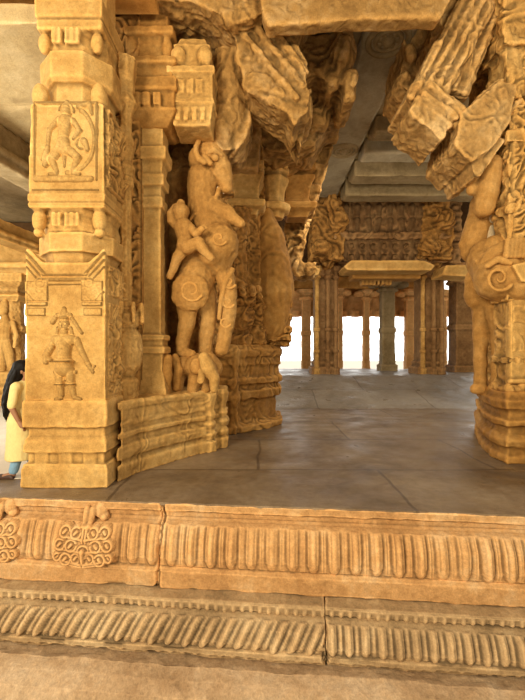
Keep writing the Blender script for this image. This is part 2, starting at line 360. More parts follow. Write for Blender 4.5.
# ================================================================ FRONT SQUARE PILLAR
YF = 4.65; s1 = YF/F
def z1(py): return Z(py, YF)
pc = (X(65, YF), YF+.47)
t = thing('square_pillar', 'tall square golden stone pillar with two relief panels, standing at left front', 'pillar', (pc[0], pc[1], 0))
def sq(prof): return [(z1(y), h*s1) for y, h in prof]
mb = MB()
mb.poly(*pc, sq([(487.5,43.5),(486,43.5),(468,43),(464,41.5),(464,38.5),(453,38.5),(452,42),(441,41),(437,38.5),(428,38.5),(427,42.5),(402,42.5),(400,41.2),(399.5,39)]))
for k in (-1, 0, 1): mb.box(pc[0]+k*.28-.07, pc[0]+k*.28+.07, YF+.0, YF+.2, z1(464), z1(453))
mb.build('pedestal', M['gold'], t, voxel=.016, smooth=1, rough=.008, rscale=7)
mb = MB()
mb.poly(*pc, sq([(401,40.2),(316,39.8),(315,40.6),(302,40.2),(262,39.8)]))
mb.poly(*pc, sq([(265,33),(205,33)]), 8)
mb.poly(*pc, sq([(263,31),(250,36)]), 8)
mb.poly(*pc, sq([(251,39.5),(231,39.5)]), 8)
mb.poly(*pc, sq([(231,33),(228,36),(222,36),(214,34),(206,37)]), 8)
mb.poly(*pc, sq([(207,38.6),(202,38.8),(201.4,36.8),(200.6,36.8),(200,39),(193,39),(192,38),(186,38),(104,36.5),(102,37.5)]))
mb.poly(*pc, sq([(110,31),(20,31)]), 8)
mb.poly(*pc, sq([(78,35),(74,38.5),(48,38.5),(47,34)]), 8)
mb.poly(*pc, sq([(46,30),(40,33),(28,32),(22,34)]), 8)
mb.poly(*pc, sq([(23,33.5),(14,33.5),(13,32),(11,32),(10,34),(-8,34)]))
mb.poly(*pc, sq([(-8,31),(-60,31)]), 8)
for sx in (-1, 1):
    for sy in (-1, 1):
        kx = lambda h: pc[0]+sx*h*s1
        ky = lambda h: pc[1]+sy*h*s1
        # rising corner leaf of the lower block
        A = [(kx(39.8), ky(39.8)), (kx(21), ky(39.8)), (kx(21), ky(21)), (kx(39.8), ky(21))]
        mb.rings([[(x,y,z1(264)) for x,y in A], [(kx(39.8)+(x-kx(39.8))*.12, ky(39.8)+(y-ky(39.8))*.12, z1(248)) for x,y in A]])
        mb.ell((kx(30), ky(30), z1(92)), (8.5*s1, 8.5*s1, 15*s1)); mb.ell((kx(27), ky(27), z1(34)), (6.5*s1, 6.5*s1, 11*s1))
        mb.ell((kx(31), ky(31), z1(217)), (7*s1, 7*s1, 12*s1)); mb.ell((kx(31), ky(31), z1(230)), (5*s1, 5*s1, 5*s1))
for k in range(5):
    for y0, y1 in ((212,226),(27,42)):
        mb.pbox(53+k*6-1.6, 53+k*6+1.6, y0, y1, YF-.0+ .02, YF+.25)
mb.build('shaft', M['gold'], t, voxel=.015, smooth=1, rough=.007, rscale=7)
def figA(u, v):
    fs = [capf(u,v,(66.5,112),(66.5,113),5.2), capf(u,v,(67,107),(67.5,102.5),4.2,2.4), ringf(u,v,(66.5,111),7.2,1.2,-.3,3.4),
          capf(u,v,(66,122),(64,137),7.2,5.2), capf(u,v,(64,143),(63,148),6.6,6.4), capf(u,v,(66,118),(66,121),3.4),
          capf(u,v,(59,120),(50,130),3.3,2.8), capf(u,v,(50,130),(48,146),2.8,2.2), capf(u,v,(48,147),(46,165),2.6,3.6), capf(u,v,(46,152),(43,160),2.6,2.2),
          capf(u,v,(73,121),(80,131),3.3,2.7), capf(u,v,(80,131),(74,139),2.7,2.2),
          capf(u,v,(60,149),(52,160),5,4), capf(u,v,(52,160),(57,172),3.8,2.6), capf(u,v,(57,173.5),(50,174.5),2.2),
          capf(u,v,(67,149),(78,158),5,4), capf(u,v,(78,158),(73,172),3.8,2.6), capf(u,v,(73,173.5),(80,174.5),2.2),
          capf(u,v,(58,150),(72,152),4.4), capf(u,v,(64,152),(65,167),2.4,1.6),
          ringf(u,v,(70,140),24.5,2.0,-1.75,1.15,sy=1.35), capf(u,v,(78,107),(90,104),2,2.6), capf(u,v,(90,105),(92,114),2.6,1.6), capf(u,v,(84,141),(88,150),3.4,2.6),
          ringf(u,v,(82,144),5.0,1.4), ringf(u,v,(64,129),4.2,.7,3.3-6.28,-.2)]
    return smax(fs, .9)
relief('dancer_relief', M['gold'], t, (34,99,98,179), YF+.04, figA, gain=1.35)['label'] = 'dancing figure in an arch of scrollwork'
def frA(u, v):
    fs = [capf(u,v,(34.5,103),(34.5,180),1.1), capf(u,v,(96.5,103),(96.5,180),1.1), capf(u,v,(34.5,102.5),(96.5,102.5),1.1), capf(u,v,(36,179),(91,179),3.4,flat=.5),
          capf(u,v,(33,190),(98,190),1.2)]
    return np.max(fs, 0)
relief('panel_frame', M['gold'], t, (32,99,100,193), YF+.03, frA, gain=1.3)
def figB(u, v):
    fs = [capf(u,v,(64.5,324),(64.5,327),5.4,5.0), capf(u,v,(64.5,317),(64.5,309),5.0,2.6), capf(u,v,(58,315),(71,315),2.4), capf(u,v,(56,317),(53,322),2.4,2.8), capf(u,v,(72,318),(82,333),2.2,1.8), capf(u,v,(58,328),(57,336),1.8), capf(u,v,(71,328),(73,336),1.8),
          capf(u,v,(64.5,324),(64.5,328),.5), capf(u,v,(64.5,332),(64.5,337),3.6), capf(u,v,(57,340),(72,340),5.6), capf(u,v,(64.5,344),(65,358),8,6.4), capf(u,v,(65,362),(65,368),8.2,9),
          capf(u,v,(55,340),(51,349),3.6,3.2), capf(u,v,(51,349),(47,357),3.2,2.5), capf(u,v,(48,352),(46,362),3.6,2.8), capf(u,v,(45,355),(51,360),2.2),
          capf(u,v,(77,340),(82,352),3.7,3.2), capf(u,v,(82,352),(88,363),3.2,2.4), capf(u,v,(89,365),(93,372),2.8,1.8), capf(u,v,(92,369),(95,366),1.2),
          capf(u,v,(60,370),(60,383),5.0,4.0), capf(u,v,(60,383),(62,395),4.0,2.8), capf(u,v,(61,398),(56,399.2),2.4,1.8),
          capf(u,v,(70,370),(71,383),5.0,4.0), capf(u,v,(71,383),(74,395),4.0,2.8), capf(u,v,(75,397.5),(81,399.2),2.4,1.8),
          ringf(u,v,(64.5,336),7.5,1.0,-2.8,-.3), ringf(u,v,(64.5,336),11,.9,-2.6,-.5), capf(u,v,(55,372),(76,372),1.8), capf(u,v,(65,366),(65,380),2.0,1.4), capf(u,v,(58,361),(73,361),1.4,flat=6), capf(u,v,(57,384),(64,384),1.1,flat=4), capf(u,v,(68,384),(75,384),1.1,flat=4)]
    f = smax(fs, .8)
    for ex in (62.4, 66.8): f -= .9*np.exp(-((u-ex)**2+(v-324)**2)/1.0)
    f += .9*np.exp(-((u-64.6)**2*2+(v-326)**2*.5)) - .6*np.exp(-((u-64.6)**2*.3+(v-329.2)**2*3))
    return f
relief('guardian_relief', M['gold'], t, (40,100,304,403), YF+.005, figB, step=.45, gain=1.5)['label'] = 'standing crowned figure with one arm hanging'
def frB(u, v):
    fs = []
    for m in (0, 1):
        uu = u if not m else 130-u
        fs += [capf(uu,v,(26.5,253),(45,274),1.5), capf(uu,v,(26.5,260),(41,276.5),1.2), capf(uu,v,(26.5,267),(37,279),.9), ringf(uu,v,(41,283),4.4,1.4), capf(uu,v,(27,292),(34,300),1.6), ringf(uu,v,(36,292),8,1.3,-2.9,-.6),
               np.where((uu > 28) & (uu < 47.5) & (v > 302) & (v < 306.2), 1.6, -2.), np.where((uu > 28) & (uu < 46) & (v > 308) & (v < 315.5), 1.2, -2.), np.where((uu > 27) & (uu < 48) & (v > 281) & (v < 301), .9, -2.)]
    fs += [capf(u,v,(43,275),(87,275),1.4), capf(u,v,(44,279.5),(86,279.5),2.0), capf(u,v,(46,284.5),(84,284.5),.9)]
    return np.max(fs, 0)
relief('corner_leaf_frame', M['gold'], t, (25,105,250,318), YF+.005, frB, gain=1.5)
# side face: dense scroll carving
xr = pc[0]+39*s1
for z0, z1_, nm in ((z1(398),z1(300),0),(z1(296),z1(262),1),(z1(186),z1(104),2)):
    w = .86
    def fn(U, V, h=z1_-z0, k=nm):
        e = np.minimum(np.minimum(U, w-U), np.minimum(V, h-V)); b = np.where(e < .05, .03, 0)
        f = scroll(U, V, 6, .045, k*5.1)
        f += .05*np.exp(-((np.hypot(U-w/2, (V-h*.55)*.7)-.22)/.04)**2)
        return np.maximum(f, b)
    face_relief('side_carving', M['goldc'], t, (xr-.005, YF+.06, z0), (0,1,0), (0,0,1), w, z1_-z0, fn)
# ================================================================ shared bits
def colonette(mb, cx, cy, zb, zt, r, n=4, pot=False):
    """small engaged column: base mouldings, shaft, stepped capital"""
    h = zt-zb
    if pot:
        mb.poly(cx, cy, [(zb,r*1.3),(zb+.06*h,r*1.3),(zb+.07*h,r*.9),(zb+.10*h,r*1.5),(zb+.15*h,r*1.75),(zb+.19*h,r*1.5),(zb+.21*h,r*1.0),(zb+.225*h,r*1.35),(zb+.25*h,r*1.35),(zb+.27*h,r*.8)], 16)
        for k in range(8):
            a_ = k*math.pi/4
            mb.path([(Vector((cx+1.1*r*math.cos(a_), cy+1.1*r*math.sin(a_), zb+.25*h)), r*.25), (Vector((cx+1.6*r*math.cos(a_), cy+1.6*r*math.sin(a_), zb+.28*h)), r*.28), (Vector((cx+1.75*r*math.cos(a_), cy+1.75*r*math.sin(a_), zb+.23*h)), r*.22)], 8)
        mb.poly(cx, cy, [(zb+.26*h,r*.62),(zb+.62*h,r*.55),(zb+.63*h,r*.8),(zb+.65*h,r*.8)], 8)
        mb.poly(cx, cy, [(zb+.64*h,r*.6),(zb+.68*h,r*.9),(zb+.70*h,r*.6),(zb+.75*h,r*1.0),(zb+.78*h,r*.6),(zb+.84*h,r*.6),(zb+.87*h,r*1.1),(zb+.90*h,r*.8),(zb+h,r*1.1)], 8)
    else:
        mb.poly(cx, cy, [(zb,r*1.75),(zb+.02*h,r*1.75),(zb+.10*h,r*1.2),(zb+.155*h,r*1.25),(zb+.16*h,r*1.5),(zb+.18*h,r*1.5),(zb+.185*h,r*1.2),(zb+.205*h,r*1.2),(zb+.21*h,r*1.45),(zb+.225*h,r*1.45),(zb+.23*h,r),(zb+.70*h,r*.93),
                         (zb+.705*h,r*1.2),(zb+.74*h,r*1.2),(zb+.745*h,r*1.0),(zb+.78*h,r*1.0),(zb+.785*h,r*1.35),(zb+.82*h,r*1.4),(zb+.83*h,r*1.15),(zb+.87*h,r*1.2),(zb+.88*h,r*1.6),(zb+.92*h,r*1.7),(zb+.93*h,r*1.3),(zb+h,r*1.3)], n)
def v3(px, py, Y): return Vector((X(px,Y), Y, Z(py,Y)))
def organic(pts, Yd=None):
    """pts: list of chains [(px,py,Y,rpx)...]"""
    mb = MB()
    for ch in pts:
        if len(ch) == 1: ch = ch+ch
        mb.path([(v3(a[0],a[1],a[2])+Vector((0,0,1e-4*i)), a[3]*a[2]/F) for i, a in enumerate(ch)], 14)
    return mb
# ================================================================ BEAST PILLAR (left)
pp = [FL(112,481), FL(140,472), FL(170,462.5), FL(200,454), FL(206,453), FL(222,447.5)]
pp = pp+[(-.62,7.30),(-2.5,7.30),(-2.5,pp[0][1]+.72),(pp[0][0]-.02,pp[0][1]+.72)]
pp[0] = (-1.765, 4.82)
pp[-1] = (-1.765, 5.75); pp[-2] = (-2.5, 5.75)
tb = thing('beast_pillar', 'compound golden pillar with a rearing lion beast and rider, right of the square pillar', 'pillar', (-1.5, 6.4, 0))
mb = MB(); hz = .965
mb.plan(pp, [(0,.0),(.15,.0),(.17,-.01),(.19,-.035),(.24,-.04),(.25,-.01),(.33,.01),(.40,-.01),(.42,-.045),(.50,-.045),(.51,-.015),(.56,-.01),(.58,-.04),(.64,-.045),(.66,-.025),(.70,-.025),(.71,-.035),(.86,-.035),(.87,-.015),(.93,-.005),(.95,-.015),(hz,-.03)])
for px_, py_ in ((208,452.5),(220,448)):
    q = FL(px_, py_); mb.poly(q[0], q[1]+.10, [(0,.12),(.16,.12),(.18,.08),(.28,.13),(.36,.08),(.44,.12),(.5,.08),(.58,.11),(.66,.08),(.8,.11),(.9,.13),(hz,.1)], 8)
mb.build('pedestal', M['gold'], tb, voxel=.016, smooth=1, rough=.008, rscale=6, cut=(4,.005))
# core wall behind the beast
mb = MB(); mb.box(-2.6, -1.1, 6.95, 7.25, .9, 6.3); mb.box(-2.6, -1.62, 6.3, 6.98, .9, 6.3); mb.box(-2.6, -1.73, 5.745, 6.4, .9, 7.1)
mb.build('core', M['ochrec'], tb, voxel=.03, rough=.01, rscale=6)
mb = MB(); colonette(mb, X(126,5.35), 5.35, .93, Z(60,5.35), .125, pot=True)
mb.build('colonette', M['goldc'], tb, voxel=.013, smooth=1, rough=.008, rscale=9)['label'] = 'slim colonette with a pot base'
mb = MB(); colonette(mb, X(154,5.95), 5.95, .94, Z(133,5.95), .135)
mb.build('colonette', M['gold'], tb, voxel=.015, smooth=1, rough=.006, rscale=9)['label'] = 'square colonette beside the beast'
mb = organic([[(176,388,6.1,4),(178,370,6.1,5),(175,357,6.1,4)],[(165,388,5.9,5),(166,375,5.9,7),(168,358,5.9,4)],[(160,360,5.9,3),(158,350,5.9,5)]])
mb.build('base_figure', M['ochre'], tb, voxel=.02, smooth=2, rough=.01, rscale=10)
# low relief on the wall between shaft and beast
face_relief('wall_carving', M['ochrec'], tb, (X(112,5.75), 5.74, 1.0), (1,0,0), (0,0,1), .43, 6.05, lambda U, V: scroll(U, V, 5, .06, 2.2)+.02, .015)
face_relief('wall_carving', M['ochrec'], tb, (-1.78, 6.29, 1.0), (1,0,0), (0,0,1), .16, 4.6, lambda U, V: scroll(U, V, 5, .05, 7.2)+.01, .015)
# the beast
YB = 6.45
mb = organic([
    [(198,262,YB,18),(208,243,YB,20),(217,232,YB,18)],                   # trunk of the body
    [(213,250,YB-.1,21),(219,243,YB-.15,20)],                            # chest
    [(190,291,YB-.12,19),(196,278,YB-.05,19),(200,262,YB,16)],            # haunch
    [(188,303,YB-.15,12),(187,322,YB-.18,8.5),(183,340,YB-.16,7),(182,350,YB-.18,6.5)], [(182,352,YB-.18,6),(191,354,YB-.24,5)],   # near hind leg
    [(203,296,YB+.1,13),(209,318,YB+.05,9),(206,338,YB+.06,7.5),(206,351,YB+.05,6.5)],
    [(216,236,YB,18),(207,218,YB,17.5),(203,198,YB,15.5),(203,178,YB,15.5)],  # neck
    [(202,160,YB-.05,14),(211,157,YB-.08,15.5),(220,168,YB-.1,11.5),(225,180,YB-.1,8),(226,187,YB-.1,7)],   # head, brow to snout
    [(216,150,YB-.05,9),(221,160,YB-.06,7.5),(226,178,YB-.05,4.5),(227,189,YB,3.6)],
    [(203,186,YB-.05,10),(210,199,YB-.1,6),(218,203,YB-.12,5)],                      # lower jaw
    [(212,208,YB-.1,11),(228,214,YB-.18,8),(240,223,YB-.2,5)],           # raised foreleg wedge
    [(222,215,YB+.05,12),(232,224,YB,9)],
    [(218,262,YB-.05,14),(226,252,YB-.1,12)],
    [(224,272,YB,10),(228,290,YB,9),(229,310,YB,8),(226,330,YB,7.5),(222,350,YB,7)]])   # carved scroll strut
mb.ell(v3(190,292,YB-.3), (.30,.13,.31))
for k in range(9):    # collar of mane locks
    a_ = -.9+k*.25; mb.cap(v3(206+13*math.sin(a_*1.6), 205-3*k+8, YB-.22+.05*abs(k-4)/4), v3(203+13*math.sin(a_*1.6), 212-3*k+8, YB-.24), .03, .02, 8)
beast = mb.build('beast', M['beast'], tb, voxel=.017, smooth=4, rough=.012, rscale=8)
mb = organic([[(199,141,YB-.30,2.6),(196,147,YB-.36,2.6),(196,153,YB-.38,2.8),(199,159,YB-.38,3.4),(204,162,YB-.36,3)],[(205,158,YB-.34,4),(210,163,YB-.34,3)]])
mb.build('ear', M['beast'], beast, voxel=.012, smooth=2)
mb = MB(); mb.ell(v3(215,158,YB-.31), (.06,.05,.055)); mb.path([(v3(208,153,YB-.30), .035), (v3(214,150,YB-.33), .045), (v3(221,155,YB-.26), .035)])
mb.build('eye', M['beast'], beast, voxel=.01, smooth=2)
def spiral(cx, cy, Y, R, turns, r):
    return [(cx+R*(1-k/24)*math.cos(turns*2*math.pi*k/24+.5), cy+R*(1-k/24)*math.sin(turns*2*math.pi*k/24+.5), Y, r*(1-.4*k/24)) for k in range(22)]
mb = organic([spiral(191,290,YB-.41,12,1.8,1.6), spiral(219,238,YB-.44,8,1.3,1.5), spiral(229,282,YB-.14,7,1.4,1.6), spiral(228,302,YB-.12,6.5,1.4,1.5), spiral(225,322,YB-.1,6,1.3,1.4), [(200,222,YB-.2,2),(207,229,YB-.27,2.2),(216,231,YB-.29,2.2),(226,227,YB-.25,2)],[(232,270,YB-.1,3),(225,282,YB-.14,3),(221,300,YB-.12,2.6),(219,318,YB-.08,2.2)]])
mb.build('body_scroll', M['beast'], beast, voxel=.012, smooth=2)
for dx in (0, 5, 10):
    MB().cap(v3(213+dx,186+dx*.35,YB-.1), v3(213.5+dx,190+dx*.35,YB-.1), .022, .008, 8).build('fang', M['pale'], beast)
YR = 6.05
mb = organic([[(181,212,YR,8.84),(181,217,YR,7.02)],[(181,222,YR,5.20),(183,226,YR,5.20)],[(184,228,YR,9.75),(186,238,YR,8.45),(186,246,YR,9.75)],
    [(177,226,YR,4.68),(171,221,YR-.06,4.16),(170,214,YR-.05,3.38),(175,207,YR,3.12)],
    [(191,228,YR-.05,4.68),(196,234,YR-.14,3.90),(202,229,YR-.2,3.38)],
    [(188,247,YR-.08,7.28),(199,243,YR-.18,6.24),(205,252,YR-.2,4.68),(211,258,YR-.2,3.90)],
    [(184,249,YR,6.50),(177,258,YR,5.46),(173,270,YR,4.16),(170,276,YR,3.64)], [(180,207,YR,6.50),(181,203,YR,3.90)]])
rd = mb.build('rider', M['beast'], tb, voxel=.012, smooth=2, rough=.005, rscale=10)
rd['label'] = 'small carved rider climbing the beast'
YE = 6.15
mb = organic([[(197,366,YE,12),(207,362,YE-.05,11),(214,368,YE,9)],[(210,368,YE-.15,7),(215,380,YE-.2,5.2),(214,388,YE-.16,4.2)],[(197,370,YE,9),(193,388,YE,6)],[(184,366,YE+.15,11),(196,364,YE+.1,11)],[(180,370,YE+.15,8),(178,387,YE+.12,5.5)],[(206,374,YE+.1,8),(206,388,YE+.1,5)]])
mb.ell(v3(196,366,YE-.17), (.09,.05,.13))
el = mb.build('elephant', M['beast'], tb, voxel=.015, smooth=3, rough=.008, rscale=9); el['label'] = 'small elephant under the beast feet'
mb = organic([[(204,358,YE-.2,6),(208,368,YE-.22,7.5),(214,378,YE-.24,5.5),(214,389,YE-.2,4.2)],[(203,372,YE-.2,5),(201,380,YE-.2,4)]])
mb.build('trunk', M['gold'], el, voxel=.013, smooth=3, rough=.006, rscale=9)['label'] = 'pale worn trunk'
# capitals above the colonettes
mb = MB()
c1 = (X(154,5.95), 6.0)
k = 5.95/F
mb.poly(*c1, [(Z(y,5.95), h*k*1.12) for y, h in ((135,15),(128,20),(122,24),(120,22),(105,22),(104,25),(92,24),(90,20),(80,20),(78,24),(72,23),(70,17),(50,17),(48,21),(42,21),(38,16),(24,15),(18,11),(12,4))], 4)
for q in range(3): mb.pbox(140+q*10, 147+q*10, 108, 120, 5.56, 5.8, 5.95)
for q in (-1, 1): mb.ell((c1[0]+q*17*k, c1[1]-.28, Z(60,5.95)), (.07,.07,.18)); mb.ell((c1[0]+q*20*k, c1[1]-.3, Z(96,5.95)), (.07,.07,.09))
mb.build('shrine_capital', M['ochre'], tb, voxel=.017, smooth=1, rough=.01, rscale=8)
mb = MB(); c2 = (X(193,5.85), 6.0); k = 5.85/F
mb.poly(*c2, [(Z(y,5.85), h*k) for y, h in ((130,17),(129,18),(112,21),(110,23),(106,22),(104,21),(82,21),(80,23),(74,23),(72,18),(50,18),(47,15),(40,12))], 4)
for q in range(4): mb.pbox(178+q*8, 182+q*8, 114, 126, c2[1]-21.5*k, c2[1]-12*k, 5.85)
for q in range(3): mb.pbox(180+q*9, 186+q*9, 87, 100, c2[1]-22.5*k, c2[1]-15*k, 5.85)
for q in (-1, 1): mb.ell((c2[0]+q*13*k, c2[1]-.26, Z(62,5.85)), (.11,.1,.14)); 
mb.build('dentil_capital', M['gold'], tb, voxel=.015, smooth=1, rough=.009, rscale=9)
# sculpted corbels
mb = MB(); Yc = 6.2
mb.prism([(222,150),(212,140),(212,60),(222,30),(240,25),(250,60),(250,120),(244,142),(236,150)], Yc, 7.0)
mb.ell(v3(232,85,Yc+.1), (.30,.35,.85)); mb.ell(v3(242,60,Yc), (.25,.3,.5)); mb.ell(v3(225,125,Yc+.1), (.2,.3,.4))
mb.build('corbel', M['corbeld'], tb, voxel=.025, smooth=3, rough=.022, rscale=4, cut=(2.2,.012))['label'] = 'bulging rounded corbel'
mb = MB()
mb.prism([(120,-60),(330,-60),(300,0),(262,14),(235,24),(215,12),(195,2),(120,-2)], 5.5, 7.2)
mb.prism([(228,0),(268,8),(290,35),(309,62),(306,80),(311,92),(308,112),(301,116),(294,126),(288,112),(276,106),(266,98),(250,92),(238,60)], 5.75, 6.6)
for a_, b_ in (((230,20),(296,98)),((244,14),(302,84)),((256,8),(305,72))):
    mb.cap(v3(*a_,5.72), v3(*b_,5.74), .055, .055)
mb.prism([(290,95),(312,88),(312,116),(304,122),(301,147),(293,130),(288,122)], 6.3, 7.0)
mb.ell(v3(258,85,5.75), (.22,.1,.16)); mb.ell(v3(276,98,5.8), (.15,.1,.12))
mb.build('corbel', M['corbeld'], tb, voxel=.02, smooth=2, rough=.028, rscale=4.5, oct=4, cut=(2.6,.010))['label'] = 'rough overhanging corbel with a pointed broken tip'
# ================================================================ SECOND PILLAR (behind)
t2 = thing('compound_pillar', 'dark golden compound pillar with a tall plain pedestal, second behind the beast pillar', 'pillar', (-.3, 8.6, 0))
p2 = [(-.60,7.55), (-.25,7.85), (.12,8.2), (.40,8.6), (.40,9.7), (-1.4,9.7), (-1.4,7.55)]
mb = MB()
mb.plan(p2, [(0,.02),(.12,.03),(.14,-.04),(.2,-.12),(.62,-.12),(.64,-.02),(.80,.0),(.82,-.06),(.92,-.07),(.94,.0),(1.05,.01),(1.07,-.06),(1.3,-.06),(1.32,-.02),(1.46,-.02),(1.48,.02),(1.60,.03),(1.66,-.02),(1.70,-.06)])
mb.poly(-.55, 7.68, [(0,.12),(.14,.12),(.2,.07),(.5,.07),(.7,.13),(.8,.08),(1.0,.12),(1.2,.07),(1.6,.12),(1.68,.08)], 8)
mb.build('pedestal', M['ochre'], t2, voxel=.022, smooth=1, rough=.015, rscale=5, cut=(3,.012))
mb = MB()
Y2 = 8.1; k = Y2/F
mb.box(-1.4, .05, 8.5, 9.6, 1.6, 6.4)
mb.poly(X(240,7.9), 8.05, [(Z(y,7.9), h*7.9/F) for y, h in ((346,11),(336,12),(334,8),(322,13),(312,14),(306,10),(303,15),(298,15),(294,9),(270,7),(240,6),(222,7),(214,11),(208,12),(204,8))], 8)
for j in range(6):
    a_ = -2.9+j*.5; p = Vector((X(240,7.9)+.28*math.cos(a_), 8.05+.28*math.sin(a_), Z(296,7.9)))
    mb.path([(p, .06), (p+Vector((.1*math.cos(a_), .1*math.sin(a_), .13)), .07), (p+Vector((.16*math.cos(a_), .16*math.sin(a_), 0)), .05)], 8)
mb.poly(X(254,8.2), 8.35, [(Z(y,8.2), h*8.2/F) for y, h in ((344,12),(330,12),(326,8),(312,9),(306,12),(300,8),(280,7),(215,6),(210,10),(204,11))], 4)
for y in (338,330,318,306,298,290): mb.pbox(258,291,y-3,y+3,8.35,8.9,8.6)
mb.pbox(262,289,292,346,8.5,8.9,8.6)
mb.build('shaft_cluster', M['ochrec'], t2, voxel=.02, smooth=1, rough=.012, rscale=6, cut=(3.5,.018))
mb = organic([[(267,214,8.45,6),(270,235,8.45,13),(273,262,8.45,18),(274,292,8.5,20),(272,325,8.6,18)]])
mb.build('neck_stump', M['ochre'], t2, voxel=.025, smooth=3, rough=.02, rscale=4, cut=(2,.008))['label'] = 'smooth worn cone-shaped stump'
def bell(cx_, cy_, Yq, hw, n):
    mb = MB(); k = Yq/F
    mb.poly(X(cx_,Yq), cy_, [(Z(y,Yq), h*hw*k) for y, h in ((214,.6),(209,.75),(207,1.08),(204,1.15),(201,1.12),(200,.82),(196,.72),(188,.74),(182,.85),(177,1.02),(174,1.04),(173,.9),(170,.9),(169,1.06),(162,1.08),(161,.85),(150,.8))], n)
    for j in range(5): mb.pbox(cx_-hw*.8+j*hw*.38, cx_-hw*.8+j*hw*.38+hw*.2, 163, 168, cy_-hw*1.12*k, cy_-hw*.9*k, Yq)
    return mb
bell(246, 8.2, 7.95, 17, 4).build('bell_capital', M['gold'], t2, voxel=.02, smooth=1, rough=.01, rscale=6)
bell(274, 8.75, 8.4, 15, 8).build('bell_capital', M['gold'], t2, voxel=.022, smooth=1, rough=.01, rscale=6)
bell(298, 9.2, 8.8, 17, 4).build('bell_capital', M['ochre'], t2, voxel=.022, smooth=1, rough=.012, rscale=6)
mb = MB()
mb.prism([(222,168),(224,110),(262,100),(262,130),(258,168)], 7.6, 8.3)
for j in range(4): mb.cap(v3(230+j*9,116,7.6), v3(232+j*7,156,7.7), .13, .09)
mb.build('fluted_corbel', M['corbel'], t2, voxel=.03, smooth=2, rough=.02, rscale=5)
# receding corbels of the aisle's left side, tier above tier
mb = MB()
mb.prism([(290,170),(292,150),(300,140),(322,128),(340,112),(336,128),(332,150),(326,168),(318,196),(308,214),(302,205),(300,190)], 9.0, 10.2, 9.0)
mb.prism([(250,112),(290,95),(305,105),(318,95),(335,78),(352,70),(352,90),(344,100),(346,115),(330,120),(315,145),(285,152),(262,150)], 7.7, 8.8, 7.7)
mb.prism([(268,34),(352,30),(356,52),(352,66),(360,74),(356,96),(346,98),(342,80),(330,86),(318,72),(300,80),(285,60)], 6.75, 7.7, 6.75)
for a_, b_, r in (((300,150),(330,148),.07),((296,165),(324,168),.07),((300,186),(318,190),.08),): mb.cap(v3(*a_,8.98), v3(*b_,9.0), r, r)
mb.ell(v3(350,84,6.8), (.14,.2,.2)); mb.ell(v3(340,56,6.8), (.2,.3,.3)); mb.ell(v3(316,120,7.7), (.25,.3,.3)); mb.ell(v3(340,90,7.7), (.18,.3,.25))
mb.prism([(262,92),(290,92),(300,120),(284,150),(262,158)], 8.9, 9.6, 8.9)
mb.build('corbel', M['corbeld'], t2, voxel=.032, smooth=1, rough=.04, rscale=3.5, oct=4, cut=(2.2,.018))
mb = MB()
mb.prism([(285,230),(294,200),(314,174),(321,174),(314,200),(306,235),(299,268),(288,268)], 10.0, 11.0, 10.0)
mb.prism([(292,268),(300,262),(316,262),(316,272),(308,276),(296,276)], 10.0, 10.8, 10.0)
for j in range(5): mb.cap(v3(294+j*2.5,268-j*16,9.98), v3(299+j*4,258-j*16,9.95), .09, .06)
mb.build('corbel', M['corbeld'], t2, voxel=.032, smooth=1, rough=.03, rscale=4.5, cut=(2.6,.025))
# ================================================================ RIGHT BEAST PILLAR
t3 = thing('beast_pillar', 'bright peach compound pillar with a worn beast, on the right side of the aisle', 'pillar', (3.9, 6.4, 0))
q1 = FL(508,466); q2 = FL(480,441)
p3 = [(5.2,5.6),(5.2,8.2),(4.35,8.2),(X(476,7.2),7.2),(3.56,6.5),(q1[0]+.03,6.0),(q1[0]+.03,5.6)]
mb = MB()
mb.plan(p3, [(0,.0),(.10,.0),(.13,-.05),(.2,-.06),(.24,.0),(.32,.02),(.38,-.03),(.42,-.09),(.5,-.09),(.52,-.02),(.60,-.01),(.62,-.08),(.74,-.08),(.76,-.02),(.88,.0),(.92,-.04),(1.0,-.06)])
mb.build('pedestal', M['ochre'], t3, voxel=.022, smooth=1, rough=.015, rscale=6)
mb = MB(); Yr = 5.75; k = Yr/F; cr = (X(508,Yr)+.55, Yr+.55)
def slabp(z0, z1_, e): mb.box(cr[0]-.5-e, 5.2, cr[1]-.5-e, cr[1]-.14, z0, z1_)
for z0, z1_, e in ((.98,7.1,0),(5.2,7.1,.12),(5.9,7.1,.2),(.98,1.1,.05),(1.40,1.5,.05),(2.32,2.44,.06),(2.46,2.6,-.02),(2.62,2.75,.06),(3.6,3.7,.05),(4.6,4.75,.06)): slabp(z0, z1_, e)
mb.box(4.35, 5.2, 6.8, 8.1, .98, 7.1); mb.box(4.2, 5.2, 5.8, 6.9, .98, 7.1); mb.box(3.7, 5.2, 5.9, 7.2, 4.7, 7.1)
mb.build('shaft', M['goldc'], t3, voxel=.02, smooth=1, rough=.01, rscale=6, cut=(3,.022))
wS = .96
face_relief('front_carving', M['goldc'], t3, (cr[0]-.48, cr[1]-.505, 2.85), (1,0,0), (0,0,1), wS, 3.4, lambda U, V: scroll(U, V, 5, .07, 4.4)+.03, .014)
face_relief('front_carving', M['gold'], t3, (cr[0]-.5, cr[1]-.525, 1.55), (1,0,0), (0,0,1), 1.0, .72, lambda U, V: scroll(U, V, 4, .02, 1.4)+.01, .016)
mb = MB()
mb.box(cr[0]-.5, cr[0]+.5, cr[1]-.53, cr[1]-.4, 1.1, 3.0)
for y0 in (1.15, 2.5, 2.95): mb.cap((cr[0]-.52, cr[1]-.55, y0), (cr[0]+.5, cr[1]-.55, y0), .04, .04)
mb.build('band', M['gold'], t3, voxel=.018, smooth=1, rough=.008, rscale=8)
MB().prism([(503,268),(530,262),(530,287),(512,284)], Yr-.22, Yr+.1, Yr).build('bracket', M['gold'], t3, voxel=.018, smooth=1, rough=.008, rscale=8)
Yy = 6.45
